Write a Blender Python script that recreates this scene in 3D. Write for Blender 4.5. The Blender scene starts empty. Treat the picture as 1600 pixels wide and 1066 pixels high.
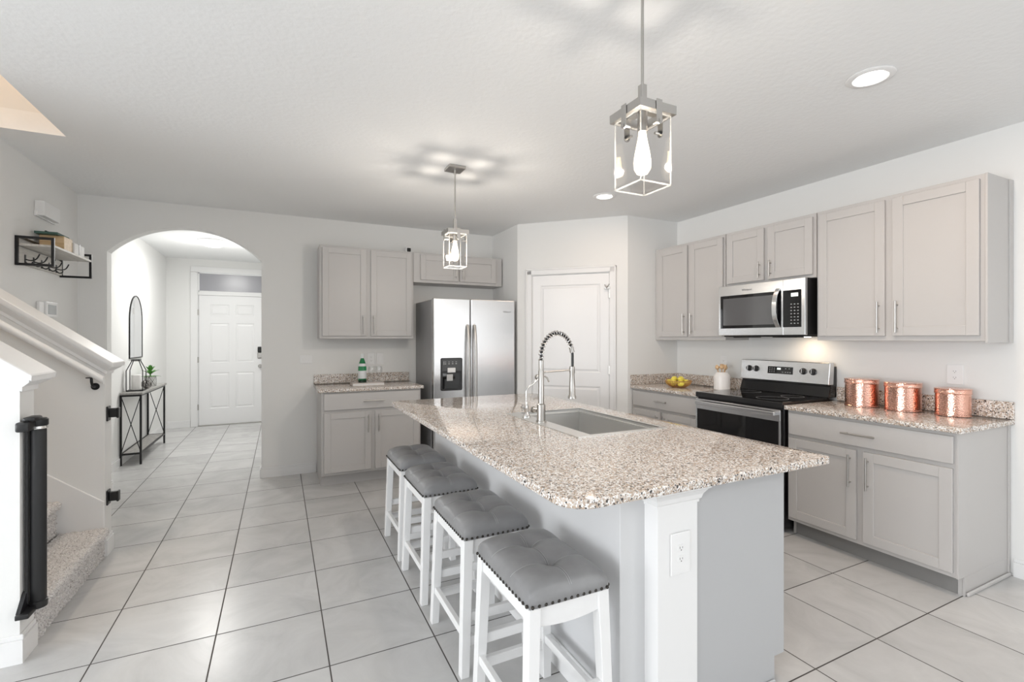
import bpy, bmesh, math, random
from mathutils import Vector, Matrix, noise
random.seed(7)
S = bpy.context.scene
COL = S.collection
PI = math.pi
R = math.radians

# ------------------------------------------------------------------ camera
H_EYE, YAW = 1.387, 0.45482
cam_d = bpy.data.cameras.new('camera'); cam = bpy.data.objects.new('camera', cam_d); COL.objects.link(cam)
cam_d.sensor_width = 36.0; cam_d.lens = 741.6 / 1600 * 36; cam_d.shift_y = -4.0 / 1600; cam_d.clip_start = .05
cam.location = (0, 0, H_EYE); cam.rotation_euler = (PI / 2, 0, -YAW)
S.camera = cam

# ------------------------------------------------------------------ light and exposure
S.view_settings.view_transform = 'Standard'; S.view_settings.look = 'None'
S.view_settings.gamma = 1.0; S.view_settings.use_curve_mapping = False
S.view_settings.exposure = 0.19
S.cycles.max_bounces = 12; S.cycles.diffuse_bounces = 6; S.cycles.transmission_bounces = 12; S.cycles.glossy_bounces = 6
S.cycles.sample_clamp_indirect = 6.0
W = bpy.data.worlds.new('daylight'); S.world = W; W.use_nodes = True
W.node_tree.nodes['Background'].inputs[0].default_value = (0.93, 0.97, 1.0, 1)
W.node_tree.nodes['Background'].inputs[1].default_value = .7

def area(name, loc, rot, sx, sy, power, color=(1, 1, 1), spread=180):
    d = bpy.data.lights.new(name, 'AREA'); d.shape = 'RECTANGLE'; d.size = sx; d.size_y = sy
    d.energy = power; d.color = color; d.spread = R(spread)
    o = bpy.data.objects.new(name, d); COL.objects.link(o); o.location = loc; o.rotation_euler = rot
    return o
# daylight through the sliding doors behind the camera; left and right lamps are added fill
area('sliding_door_daylight', (1.0, -6.3, 1.15), (R(90), 0, 0), 4.4, 2.1, 24, (.96, .98, 1.0))
area('left_fill_daylight', (-6.3, -.6, 1.2), (R(90), 0, R(-90)), 4.4, 2.1, 270, (.95, .975, 1.0))
area('right_fill_daylight', (3.80, -3.0, 1.45), (R(90), 0, R(90)), 2.2, 1.5, 42, (.98, .99, 1.0))

def lamp(name, loc, power, color, radius=.03, typ='POINT', size=None, rot=None, spot=None):
    d = bpy.data.lights.new(name, typ); d.energy = power; d.color = color
    if typ == 'POINT': d.shadow_soft_size = radius
    if typ == 'SPOT': d.shadow_soft_size = radius; d.spot_size = R(spot); d.spot_blend = .6
    if typ == 'AREA': d.shape = 'DISK'; d.size = size
    o = bpy.data.objects.new(name, d); COL.objects.link(o); o.location = loc
    if rot: o.rotation_euler = rot
    return o

# ------------------------------------------------------------------ materials
MATS = {}
def mat(name, color, rough=.5, metal=0, spec=.5, **kw):
    m = bpy.data.materials.new(name); m.use_nodes = True
    b = m.node_tree.nodes['Principled BSDF']
    b.inputs['Base Color'].default_value = (*color, 1); b.inputs['Roughness'].default_value = rough
    b.inputs['Metallic'].default_value = metal; b.inputs['Specular IOR Level'].default_value = spec
    for k, v in kw.items(): b.inputs[k.replace('_', ' ')].default_value = v
    MATS[name] = m
    return m
def nodes(m): return m.node_tree.nodes, m.node_tree.links, m.node_tree.nodes['Principled BSDF']
def coords(n, l, scale=(1, 1, 1), world=False):
    if world:
        g = n.new('ShaderNodeNewGeometry'); out = g.outputs['Position']
    else:
        t = n.new('ShaderNodeTexCoord'); out = t.outputs['Object']
    mp = n.new('ShaderNodeMapping'); mp.inputs['Scale'].default_value = scale; l.new(out, mp.inputs['Vector'])
    return mp.outputs['Vector']
def bump(m, scale=60, strength=.1, dist=.002, detail=4, kind='noise', stretch=(1, 1, 1)):
    n, l, b = nodes(m); v = coords(n, l, stretch, True)
    if kind == 'noise':
        t = n.new('ShaderNodeTexNoise'); t.inputs['Scale'].default_value = scale; t.inputs['Detail'].default_value = detail; o = t.outputs['Fac']
    else:
        t = n.new('ShaderNodeTexVoronoi'); t.inputs['Scale'].default_value = scale; o = t.outputs['Distance']
    l.new(v, t.inputs['Vector'])
    bp = n.new('ShaderNodeBump'); bp.inputs['Strength'].default_value = strength; bp.inputs['Distance'].default_value = dist
    l.new(o, bp.inputs['Height']); l.new(bp.outputs['Normal'], b.inputs['Normal'])
    return m
def ramp(n, l, src, stops, interp='LINEAR'):
    r = n.new('ShaderNodeValToRGB'); r.color_ramp.interpolation = interp
    e = r.color_ramp.elements
    while len(e) < len(stops): e.new(.5)
    for k, (p, c) in enumerate(stops): e[k].position = p; e[k].color = (*c, 1) if len(c) == 3 else c
    l.new(src, r.inputs['Fac']); return r.outputs['Color']
def mathn(n, l, op, a, b=None, c=None):
    k = n.new('ShaderNodeMath'); k.operation = op
    for i, x in enumerate((a, b, c)):
        if x is None: continue
        if isinstance(x, (int, float)): k.inputs[i].default_value = x
        else: l.new(x, k.inputs[i])
    return k.outputs[0]

WALL = bump(mat('wall_paint', (.79, .79, .78), .75, spec=.3), 90, .12, .002)
CEIL = bump(mat('ceiling_paint', (.85, .86, .865), .85, spec=.2), 38, .35, .005, 3)
WARMWALL = bump(mat('stairwell_paint', (.72, .63, .55), .8, spec=.2), 90, .1, .002)
TRIM = mat('white_trim', (.80, .80, .80), .38)
DOORW = mat('white_door_paint', (.82, .82, .825), .36)
CAB = bump(mat('grey_cabinet_paint', (.53, .515, .505), .42), 300, .05, .0005)
CABIN = mat('cabinet_shadow_board', (.30, .285, .275), .6)
KNEE = bump(mat('island_wall_paint', (.62, .625, .635), .6), 120, .08, .001)
IPANEL = mat('island_panel_paint', (.45, .455, .465), .45)
NICK = bump(mat('brushed_nickel', (.50, .485, .465), .30, 1), 400, .05, .0004, stretch=(1, 1, .05))
CHROME = mat('polished_steel', (.72, .71, .70), .14, 1)
BLACKM = mat('matte_black_metal', (.012, .012, .013), .4, .3)
BLACKP = mat('black_plastic', (.014, .014, .015), .35)
GLASSB = mat('black_glass', (.004, .004, .005), .04, spec=.6)
STW = mat('white_stool_paint', (.82, .82, .82), .35)
WHITEP = mat('white_plastic', (.82, .82, .82), .35)
GROOVE = mat('dark_slot', (.05, .05, .05), .6)
THREAD = mat('pale_thread', (.45, .45, .46), .7)
CERAM = mat('white_ceramic', (.86, .85, .84), .3)
WAX = mat('white_wax', (.85, .84, .82), .6)
CARPET_DUMMY = None

def steel(name, c=(.70, .70, .705), rough=.24, stretch=(70, 70, 1), ani=.5):
    m = mat(name, c, rough, 1)
    n, l, b = nodes(m); v = coords(n, l, stretch, True)
    t = n.new('ShaderNodeTexNoise'); t.inputs['Scale'].default_value = 6; t.inputs['Detail'].default_value = 5; l.new(v, t.inputs['Vector'])
    r = mathn(n, l, 'MULTIPLY_ADD', t.outputs['Fac'], .10, rough - .05); l.new(r, b.inputs['Roughness'])
    bp = n.new('ShaderNodeBump'); bp.inputs['Strength'].default_value = .08; bp.inputs['Distance'].default_value = .001
    l.new(t.outputs['Fac'], bp.inputs['Height']); l.new(bp.outputs['Normal'], b.inputs['Normal'])
    return m
STEEL = steel('stainless_steel_front')
def aniso(m, a=.85, rot=.25, axis='Z'):
    n, l, b = nodes(m); tg = n.new('ShaderNodeTangent'); tg.direction_type = 'RADIAL'; tg.axis = axis; l.new(tg.outputs[0], b.inputs['Tangent'])
    b.inputs['Anisotropic'].default_value = a; b.inputs['Anisotropic Rotation'].default_value = rot
aniso(STEEL, .85, 0)
STEELSINK = steel('stainless_sink_steel', (.72, .72, .71), .36, (1, 30, 1))
FSIDE = mat('grey_fridge_side', (.32, .32, .325), .4, .2)

def mk_leather():
    m = mat('grey_leather', (.165, .165, .17), .36, spec=.5)
    n, l, b = nodes(m); v = coords(n, l)
    t = n.new('ShaderNodeTexNoise'); t.inputs['Scale'].default_value = 14; t.inputs['Detail'].default_value = 6; l.new(v, t.inputs['Vector'])
    l.new(ramp(n, l, t.outputs['Fac'], [(.3, (.215, .215, .22)), (.7, (.265, .265, .27))]), b.inputs['Base Color'])
    vo = n.new('ShaderNodeTexVoronoi'); vo.inputs['Scale'].default_value = 420; l.new(v, vo.inputs['Vector'])
    bp = n.new('ShaderNodeBump'); bp.inputs['Strength'].default_value = .12; bp.inputs['Distance'].default_value = .0006
    l.new(vo.outputs['Distance'], bp.inputs['Height']); l.new(bp.outputs['Normal'], b.inputs['Normal'])
    return m
LEATHER = mk_leather()

def mk_granite():
    m = mat('speckled_granite', (.5, .48, .45), .07, spec=.55)
    n, l, b = nodes(m); v = coords(n, l, (1, 1, 1), True)
    a = n.new('ShaderNodeTexVoronoi'); a.inputs['Scale'].default_value = 195; l.new(v, a.inputs['Vector'])
    base = ramp(n, l, a.outputs['Color'], [(0.0, (.60, .55, .51)), (.26, (.84, .82, .80)), (.48, (.47, .37, .29)), (.70, (.56, .49, .43)), (.82, (.20, .165, .14))], 'CONSTANT')
    b2 = n.new('ShaderNodeTexVoronoi'); b2.inputs['Scale'].default_value = 175; l.new(v, b2.inputs['Vector'])
    k = ramp(n, l, b2.outputs['Color'], [(0, (0, 0, 0)), (.74, (1, 1, 1))], 'CONSTANT')
    t = n.new('ShaderNodeTexNoise'); t.inputs['Scale'].default_value = 70; t.inputs['Detail'].default_value = 3; l.new(v, t.inputs['Vector'])
    k2 = ramp(n, l, t.outputs['Fac'], [(.44, (0, 0, 0)), (.56, (1, 1, 1))])
    kk = mathn(n, l, 'MULTIPLY', k, k2)
    mx = n.new('ShaderNodeMix'); mx.data_type = 'RGBA'; l.new(kk, mx.inputs['Factor']); l.new(base, mx.inputs['A']); mx.inputs['B'].default_value = (.035, .033, .035, 1)
    l.new(mx.outputs['Result'], b.inputs['Base Color'])
    return m
GRAN = mk_granite()

TX0, TY0, TS = -.725, 2.6011, .4573
def mk_tile():
    m = mat('floor_tile', (.6, .59, .57), .3, spec=.45)
    n, l, b = nodes(m)
    g = n.new('ShaderNodeNewGeometry'); sp = n.new('ShaderNodeSeparateXYZ'); l.new(g.outputs['Position'], sp.inputs[0])
    def edge(o, off):
        q = mathn(n, l, 'DIVIDE', mathn(n, l, 'SUBTRACT', o, off), TS)
        fr = mathn(n, l, 'FRACT', q)
        d = mathn(n, l, 'MINIMUM', fr, mathn(n, l, 'SUBTRACT', 1.0, fr))
        return mathn(n, l, 'MULTIPLY', d, TS), mathn(n, l, 'FLOOR', q)
    dx, ix = edge(sp.outputs[0], TX0 - 20 * TS); dy, iy = edge(sp.outputs[1], TY0 - 20 * TS)
    d = mathn(n, l, 'MINIMUM', dx, dy)
    gm = mathn(n, l, 'LESS_THAN', d, .0029)
    cb = n.new('ShaderNodeCombineXYZ'); l.new(ix, cb.inputs[0]); l.new(iy, cb.inputs[1])
    wn = n.new('ShaderNodeTexWhiteNoise'); l.new(cb.outputs[0], wn.inputs['Vector'])
    vm = n.new('ShaderNodeVectorMath'); vm.operation = 'MULTIPLY_ADD'; l.new(wn.outputs['Color'], vm.inputs[0]); vm.inputs[1].default_value = (9, 9, 9); l.new(g.outputs['Position'], vm.inputs[2])
    t = n.new('ShaderNodeTexNoise'); t.inputs['Scale'].default_value = 2.6; t.inputs['Detail'].default_value = 7; t.inputs['Roughness'].default_value = .62; t.inputs['Distortion'].default_value = 1.2
    l.new(vm.outputs[0], t.inputs['Vector'])
    tile = ramp(n, l, t.outputs['Fac'], [(.25, (.47, .468, .465)), (.5, (.55, .547, .543)), (.75, (.62, .617, .612))])
    hsv = n.new('ShaderNodeHueSaturation'); l.new(tile, hsv.inputs['Color'])
    l.new(mathn(n, l, 'MULTIPLY_ADD', wn.outputs['Value'], .08, .96), hsv.inputs['Value'])
    mx = n.new('ShaderNodeMix'); mx.data_type = 'RGBA'; l.new(gm, mx.inputs['Factor']); l.new(hsv.outputs[0], mx.inputs['A']); mx.inputs['B'].default_value = (.075, .068, .062, 1)
    l.new(mx.outputs['Result'], b.inputs['Base Color'])
    l.new(mathn(n, l, 'MULTIPLY_ADD', gm, .5, .27), b.inputs['Roughness'])
    hgt = mathn(n, l, 'MULTIPLY_ADD', mathn(n, l, 'MINIMUM', d, .004), 250, mathn(n, l, 'MULTIPLY', t.outputs['Fac'], .25))
    bp = n.new('ShaderNodeBump'); bp.inputs['Strength'].default_value = .35; bp.inputs['Distance'].default_value = .0015
    l.new(hgt, bp.inputs['Height']); l.new(bp.outputs['Normal'], b.inputs['Normal'])
    return m
TILE = mk_tile()

def mk_carpet():
    m = mat('grey_carpet_pile', (.36, .34, .33), .95, spec=.1)
    n, l, b = nodes(m); v = coords(n, l, (1, 1, 1), True)
    t = n.new('ShaderNodeTexNoise'); t.inputs['Scale'].default_value = 150; t.inputs['Detail'].default_value = 4; l.new(v, t.inputs['Vector'])
    l.new(ramp(n, l, t.outputs['Fac'], [(.30, (.30, .28, .275)), (.44, (.60, .58, .57)), (.7, (.78, .765, .755))]), b.inputs['Base Color'])
    bp = n.new('ShaderNodeBump'); bp.inputs['Strength'].default_value = .9; bp.inputs['Distance'].default_value = .006
    l.new(t.outputs['Fac'], bp.inputs['Height']); l.new(bp.outputs['Normal'], b.inputs['Normal'])
    return m
CARPET = mk_carpet()

def mk_copper():
    m = mat('hammered_copper', (.82, .47, .37), .13, 1)
    n, l, b = nodes(m); v = coords(n, l, (1, 1, 1), True)
    t = n.new('ShaderNodeTexVoronoi'); t.inputs['Scale'].default_value = 140; l.new(v, t.inputs['Vector'])
    bp = n.new('ShaderNodeBump'); bp.inputs['Strength'].default_value = .4; bp.inputs['Distance'].default_value = .002
    l.new(t.outputs['Distance'], bp.inputs['Height']); l.new(bp.outputs['Normal'], b.inputs['Normal'])
    return m
COPPER = mk_copper()

def mk_wood(name, c1, c2, rough=.5, sc=(4, 30, 30)):
    m = mat(name, c1, rough); n, l, b = nodes(m); v = coords(n, l, sc, True)
    t = n.new('ShaderNodeTexNoise'); t.inputs['Scale'].default_value = 2; t.inputs['Detail'].default_value = 6; l.new(v, t.inputs['Vector'])
    l.new(ramp(n, l, t.outputs['Fac'], [(.35, c1), (.65, c2)]), b.inputs['Base Color'])
    return m
GREYWOOD = mk_wood('grey_washed_wood', (.26, .25, .24), (.36, .35, .335), .5, (30, 4, 30))
SHELFWOOD = mk_wood('pale_shelf_wood', (.48, .46, .43), (.60, .58, .54), .5, (30, 4, 30))
TANWOOD = mk_wood('tan_wood', (.52, .36, .19), (.66, .48, .28), .5)
SPOONW = mk_wood('light_wooden_utensil', (.62, .40, .22), (.74, .53, .32), .6, (20, 20, 4))

def mk_glass(name, tint=(1, 1, 1), rough=0, ior=1.45):
    m = mat(name, tint, rough, 0, **{'Transmission_Weight': 1.0}); m.node_tree.nodes['Principled BSDF'].inputs['IOR'].default_value = ior
    return m
GLASS = mk_glass('clear_glass')
def mk_thin(name, edge=False, base=.02):
    m = bpy.data.materials.new(name); m.use_nodes = True; n, l = m.node_tree.nodes, m.node_tree.links
    n.remove(n['Principled BSDF']); out = n['Material Output']
    tr = n.new('ShaderNodeBsdfTransparent'); tr.inputs[0].default_value = (.97, .97, .97, 1); gl = n.new('ShaderNodeBsdfGlossy'); gl.inputs['Roughness'].default_value = .02
    lw_ = n.new('ShaderNodeLayerWeight'); lw_.inputs[0].default_value = .5; mx = n.new('ShaderNodeMixShader'); fac = mathn(n, l, 'MULTIPLY_ADD', mathn(n, l, 'POWER', lw_.outputs['Facing'], 4.0), .6, base)
    l.new(fac, mx.inputs[0]); l.new(tr.outputs[0], mx.inputs[1]); l.new(gl.outputs[0], mx.inputs[2])
    if edge:
        tl = n.new('ShaderNodeBsdfTranslucent'); tl.inputs[0].default_value = (.95, .95, .93, 1); df = n.new('ShaderNodeBsdfDiffuse'); df.inputs[0].default_value = (.95, .95, .93, 1)
        m1 = n.new('ShaderNodeMixShader'); m1.inputs[0].default_value = .5; l.new(tl.outputs[0], m1.inputs[1]); l.new(df.outputs[0], m1.inputs[2])
        m2 = n.new('ShaderNodeMixShader'); m2.inputs[0].default_value = .22; l.new(mx.outputs[0], m2.inputs[1]); l.new(m1.outputs[0], m2.inputs[2]); l.new(m2.outputs[0], out.inputs[0])
    else: l.new(mx.outputs[0], out.inputs[0])
    MATS[name] = m; return m
PANE = mk_thin('clear_pane_glass'); CUTG = mk_thin('cut_drinking_glass', False, .16); PANEEDGE = mk_thin('polished_glass_edge', True)
GREENG = mk_glass('green_bottle_glass', (.03, .38, .14), .02)
def emis(name, c, s):
    m = mat(name, c, .5); b = m.node_tree.nodes['Principled BSDF']
    b.inputs['Emission Color'].default_value = (*c, 1); b.inputs['Emission Strength'].default_value = s
    return m
BULBGLASS = mk_thin('bulb_glass')
def _bulb():
    n, l = BULBGLASS.node_tree.nodes, BULBGLASS.node_tree.links; out = n['Material Output']; old = out.inputs[0].links[0].from_socket
    e = n.new('ShaderNodeEmission'); e.inputs[0].default_value = (1, .86, .66, 1); e.inputs[1].default_value = 1.6; a = n.new('ShaderNodeAddShader'); l.new(old, a.inputs[0]); l.new(e.outputs[0], a.inputs[1]); l.new(a.outputs[0], out.inputs[0])
_bulb()
FILAMENT = emis('glowing_filament', (1, .78, .48), 28)
LEDW = emis('glowing_downlight', (1, .97, .92), 9)
HALLG = emis('glowing_hall_diffuser', (1, .97, .92), 2.4)
LCD = emis('lit_display', (.80, .86, .84), .55)
MIRROR = mat('mirror_glass', (.86, .87, .88), .02, 1)
def mk_lantern_pattern():
    m = mat('patterned_pot_ceramic', (.8, .8, .78), .5); n, l, b = nodes(m)
    v = coords(n, l, (1, 1, 1)); sp = n.new('ShaderNodeSeparateXYZ'); l.new(v, sp.inputs[0])
    an = mathn(n, l, 'ARCTAN2', sp.outputs[1], sp.outputs[0]); a = mathn(n, l, 'MULTIPLY', an, 6 / (2 * PI)); z = mathn(n, l, 'MULTIPLY', sp.outputs[2], 9.0)
    p = mathn(n, l, 'ABSOLUTE', mathn(n, l, 'SUBTRACT', mathn(n, l, 'FRACT', mathn(n, l, 'ADD', a, z)), .5))
    q = mathn(n, l, 'ABSOLUTE', mathn(n, l, 'SUBTRACT', mathn(n, l, 'FRACT', mathn(n, l, 'SUBTRACT', a, z)), .5))
    mn = mathn(n, l, 'MINIMUM', p, q); st = mathn(n, l, 'LESS_THAN', mathn(n, l, 'FRACT', mathn(n, l, 'MULTIPLY', mn, 6)), .38)
    mx = n.new('ShaderNodeMix'); mx.data_type = 'RGBA'; l.new(st, mx.inputs['Factor']); mx.inputs['A'].default_value = (.82, .82, .80, 1); mx.inputs['B'].default_value = (.05, .05, .05, 1)
    l.new(mx.outputs['Result'], b.inputs['Base Color']); return m
POTPAT = mk_lantern_pattern()
def mk_screen():
    m = mat('frosted_transom_glass', (.34, .34, .37), .25, spec=.6); n, l, b = nodes(m)
    v = coords(n, l, (1, 1, 1), True); t = n.new('ShaderNodeTexNoise'); t.inputs['Scale'].default_value = 160; l.new(v, t.inputs['Vector'])
    l.new(ramp(n, l, t.outputs['Fac'], [(.3, (.24, .24, .27)), (.7, (.44, .44, .47))]), b.inputs['Base Color']); return m
TRANSOM = mk_screen()
LEAF = mat('succulent_leaf', (.10, .28, .06), .45)
LEMON = bump(mat('lemon_skin', (.85, .72, .10), .45), 260, .2, .001)
GOLDW = mat('gold_wire', (.62, .36, .16), .35, .7)
LABELW = mat('bottle_paper_label', (.70, .73, .74), .6)
BOOKG = mat('green_book_cloth', (.05, .11, .09), .7)
WRAP = bump(mat('white_wrapping_paper', (.80, .80, .79), .6), 60, .5, .004)
PALEBOOK = mat('pale_pink_book_cover', (.68, .62, .59), .55)
BUTTON = mat('grey_keypad_print', (.42, .43, .44), .5)
LOGO = mat('grey_logo_print', (.12, .12, .12), .4, .4)

# ------------------------------------------------------------------ mesh helpers
def nb(): return bmesh.new()
def hull_box(bm, P8, bevel=0, seg=1):
    vs = [bm.verts.new(p) for p in P8]
    fs = [(0, 3, 2, 1), (4, 5, 6, 7), (0, 1, 5, 4), (1, 2, 6, 5), (2, 3, 7, 6), (3, 0, 4, 7)]
    nf = [bm.faces.new([vs[i] for i in f]) for f in fs]
    if bevel > 0:
        es = list({e for f in nf for e in f.edges})
        bmesh.ops.bevel(bm, geom=es, offset=bevel, segments=seg, affect='EDGES', profile=.5)
def box(bm, x0, x1, y0, y1, z0, z1, bevel=0, seg=1):
    hull_box(bm, [(x0, y0, z0), (x1, y0, z0), (x1, y1, z0), (x0, y1, z0), (x0, y0, z1), (x1, y0, z1), (x1, y1, z1), (x0, y1, z1)], bevel, seg)
class Fr:
    """a local frame: origin, across, up, outward"""
    def __init__(s, o, u, v, n): s.o, s.u, s.v, s.n = map(Vector, (o, u, v, n))
    def p(s, a, b, c): return s.o + s.u * a + s.v * b + s.n * c
def fbox(bm, F, u0, u1, v0, v1, n0, n1, bevel=0, seg=1):
    hull_box(bm, [F.p(*q) for q in [(u0, v0, n0), (u1, v0, n0), (u1, v1, n0), (u0, v1, n0), (u0, v0, n1), (u1, v0, n1), (u1, v1, n1), (u0, v1, n1)]], bevel, seg)
def tube(bm, pts, r, seg=10, cap=True, closed=False):
    pts = [Vector(p) for p in pts]; n = len(pts); rs = r if isinstance(r, (list, tuple)) else [r] * n
    rings = []; prev = None
    for i, p in enumerate(pts):
        if closed: t = (pts[(i + 1) % n] - pts[i - 1])
        else: t = pts[min(i + 1, n - 1)] - pts[max(i - 1, 0)]
        t.normalize()
        if prev is None:
            a = Vector((0, 0, 1)) if abs(t.z) < .9 else Vector((1, 0, 0)); x = t.cross(a).normalized()
        else:
            x = (prev - t * prev.dot(t)).normalized()
        prev = x; y = t.cross(x)
        rings.append([bm.verts.new(p + (x * math.cos(2 * PI * k / seg) + y * math.sin(2 * PI * k / seg)) * rs[i]) for k in range(seg)])
    m = n if closed else n - 1
    for i in range(m):
        A, B = rings[i], rings[(i + 1) % n]
        for k in range(seg): bm.faces.new([A[k], A[(k + 1) % seg], B[(k + 1) % seg], B[k]])
    if cap and not closed: bm.faces.new(rings[0][::-1]); bm.faces.new(rings[-1])
def lathe(bm, c, prof, seg=32, axis='z', closed=False, squash=1):
    """prof: list of (radius, height)"""
    c = Vector(c); rings = []
    for r, h in prof:
        ring = []
        for k in range(seg):
            a = 2 * PI * k / seg; x, y = r * math.cos(a), r * math.sin(a) * squash
            q = {'z': (x, y, h), 'x': (h, x, y), 'y': (x, h, y)}[axis]
            ring.append(bm.verts.new(c + Vector(q)))
        rings.append(ring)
    for i in range(len(rings) - (0 if closed else 1)):
        A, B = rings[i], rings[(i + 1) % len(rings)]
        for k in range(seg): bm.faces.new([A[k], A[(k + 1) % seg], B[(k + 1) % seg], B[k]])
    if not closed:
        if prof[0][0] > 1e-6: bm.faces.new(rings[0][::-1])
        if prof[-1][0] > 1e-6: bm.faces.new(rings[-1])
def poly_prism(bm, outer, z0, z1, hole=None, bevel=0):
    """outline in xy, optional hole, extruded between z0 and z1"""
    edges = []
    for loop in ([outer, hole] if hole else [outer]):
        vs = [bm.verts.new((x, y, z1)) for x, y in loop]
        edges += [bm.edges.new((vs[i], vs[(i + 1) % len(vs)])) for i in range(len(vs))]
    g = bmesh.ops.triangle_fill(bm, edges=edges, use_beauty=True)
    fs = [f for f in g['geom'] if isinstance(f, bmesh.types.BMFace)]
    ex = bmesh.ops.extrude_face_region(bm, geom=fs)
    vs = [v for v in ex['geom'] if isinstance(v, bmesh.types.BMVert)]
    bmesh.ops.translate(bm, verts=vs, vec=(0, 0, z0 - z1))
def rounded_rect(x0, x1, y0, y1, r, seg=8):
    rs = r if isinstance(r, (list, tuple)) else [r] * 4          # near-left, near-right, far-right, far-left
    out = []
    for (cx, cy, a0), q in zip([(x0, y0, PI), (x1, y0, 1.5 * PI), (x1, y1, 0), (x0, y1, .5 * PI)], rs):
        sx = 1 if cx == x0 else -1; sy = 1 if cy == y0 else -1
        ox, oy = cx + sx * q, cy + sy * q
        for k in range(seg + 1):
            a = a0 + .5 * PI * k / seg; out.append((ox + q * math.cos(a), oy + q * math.sin(a)))
    return out
def world_loc(o):
    v = Vector(o.location); p = o.parent
    while p: v += Vector(p.location); p = p.parent
    return v
def obj(name, bm, m, parent=None, loc=None, smooth=False, kind=None, label=None):
    """geometry is given in world coordinates; the object's origin is its parent's, or loc"""
    bmesh.ops.remove_doubles(bm, verts=bm.verts, dist=1e-6)
    bmesh.ops.recalc_face_normals(bm, faces=bm.faces)
    org = world_loc(parent) if parent else Vector(loc or (0, 0, 0))
    if loc is not None and parent: org = Vector(loc)
    bmesh.ops.translate(bm, verts=bm.verts, vec=-org)
    me = bpy.data.meshes.new(name); bm.to_mesh(me); bm.free()
    if smooth:
        for p in me.polygons: p.use_smooth = True
        try: me.set_sharp_from_angle(angle=R(40))
        except Exception: pass
    for q in (m if isinstance(m, (list, tuple)) else [m]): me.materials.append(q)
    o = bpy.data.objects.new(name, me); COL.objects.link(o)
    if parent: o.parent = parent; o.location = org - world_loc(parent)
    else: o.location = org
    if kind: o['kind'] = kind
    if label: o['label'] = label
    return o
def tag(o, label, cat, group=None):
    o['label'] = label; o['category'] = cat
    if group: o['group'] = group
    return o
def thing(name, loc, label, cat, group=None):
    o = bpy.data.objects.new(name, None); COL.objects.link(o); o.location = loc; o.empty_display_size = .05
    return tag(o, label, cat, group)
def struct(name, bm, m, smooth=False, parent=None):
    o = obj(name, bm, m, parent, smooth=smooth); o['kind'] = 'structure'; return o
def text_part(name, s, size, F, m, parent, off=.001):
    cu = bpy.data.curves.new('lettering', 'FONT'); cu.body = s; cu.size = size; cu.align_x = 'CENTER'; cu.align_y = 'CENTER'; cu.extrude = .0003
    t = bpy.data.objects.new('lettering', cu); COL.objects.link(t)
    bpy.context.view_layer.update()
    me = bpy.data.meshes.new_from_object(t.evaluated_get(bpy.context.evaluated_depsgraph_get()))
    bpy.data.objects.remove(t)
    b = nb(); b.from_mesh(me)
    for v in b.verts: v.co = F.p(v.co.x, v.co.y, v.co.z + off)
    return obj(name, b, m, parent)

# ------------------------------------------------------------------ room shell
HC = 2.638                     # ceiling height
XL, XR, YB = -1.57, 3.85, 5.33 # left wall, right wall, back wall
PX, PY, DX, DY = 2.34, 4.65, 3.175, 3.815   # pantry corner points
b = nb(); box(b, -6.5, 4.0, -6.5, 9.1, -.1, 0); struct('floor', b, TILE)
b = nb()
for x0, x1, y0, y1 in [(-1.19, 4.0, -6.5, 9.1), (-3.6, -1.19, 3.856, 9.1), (-6.5, -1.19, -6.5, 2.75)]:
    box(b, x0, x1, y0, y1, HC, HC + .12)
struct('ceiling', b, CEIL)
b = nb(); box(b, -3.6, -1.19, 3.856, 3.98, HC + .12, 5.0); struct('wall_stairwell_back', b, WALL)
b = nb(); box(b, -1.19, -1.07, 2.75, 3.98, HC + .12, 5.0); struct('wall_stairwell_side', b, WARMWALL)
b = nb(); box(b, -3.6, -1.19, 2.63, 2.75, HC + .12, 5.0); struct('wall_stairwell_front', b, WARMWALL)
b = nb(); box(b, -3.6, -1.07, 2.63, 3.98, 5.0, 5.1); struct('ceiling_stairwell', b, CEIL)

def arch_wall():
    """back wall with the arched opening to the hall"""
    bm = nb(); ax0, ax1, zs, za = -1.37, -.165, 2.155, 2.423
    hw = (ax1 - ax0) / 2; rise = za - zs; Rr = (hw * hw + rise * rise) / (2 * rise); cx = (ax0 + ax1) / 2; cz = za - Rr
    a0 = math.asin(hw / Rr); arc = []
    for k in range(33):
        a = -a0 + 2 * a0 * k / 32; arc.append((cx + Rr * math.sin(a), cz + Rr * math.cos(a)))
    y0, y1 = YB, YB + .12
    box(bm, XL - .12, ax0, y0, y1, 0, HC); box(bm, ax1, 2.46, y0, y1, 0, HC)
    for y in (y0, y1):
        for k in range(32):
            (xa, za_), (xb, zb) = arc[k], arc[k + 1]
            bm.faces.new([bm.verts.new(q) for q in [(xa, y, za_), (xb, y, zb), (xb, y, HC), (xa, y, HC)]])
    for k in range(32):
        (xa, za_), (xb, zb) = arc[k], arc[k + 1]
        bm.faces.new([bm.verts.new(q) for q in [(xa, y0, za_), (xb, y0, zb), (xb, y1, zb), (xa, y1, za_)]])
    return bm
struct('wall_back', arch_wall(), WALL)
b = nb(); box(b, XL - .12, XL, 3.98, 9.0, 0, HC); struct('wall_left', b, WALL)
b = nb(); box(b, XR, XR + .12, -6.4, 3.95, 0, HC); struct('wall_right', b, WALL)
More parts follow.
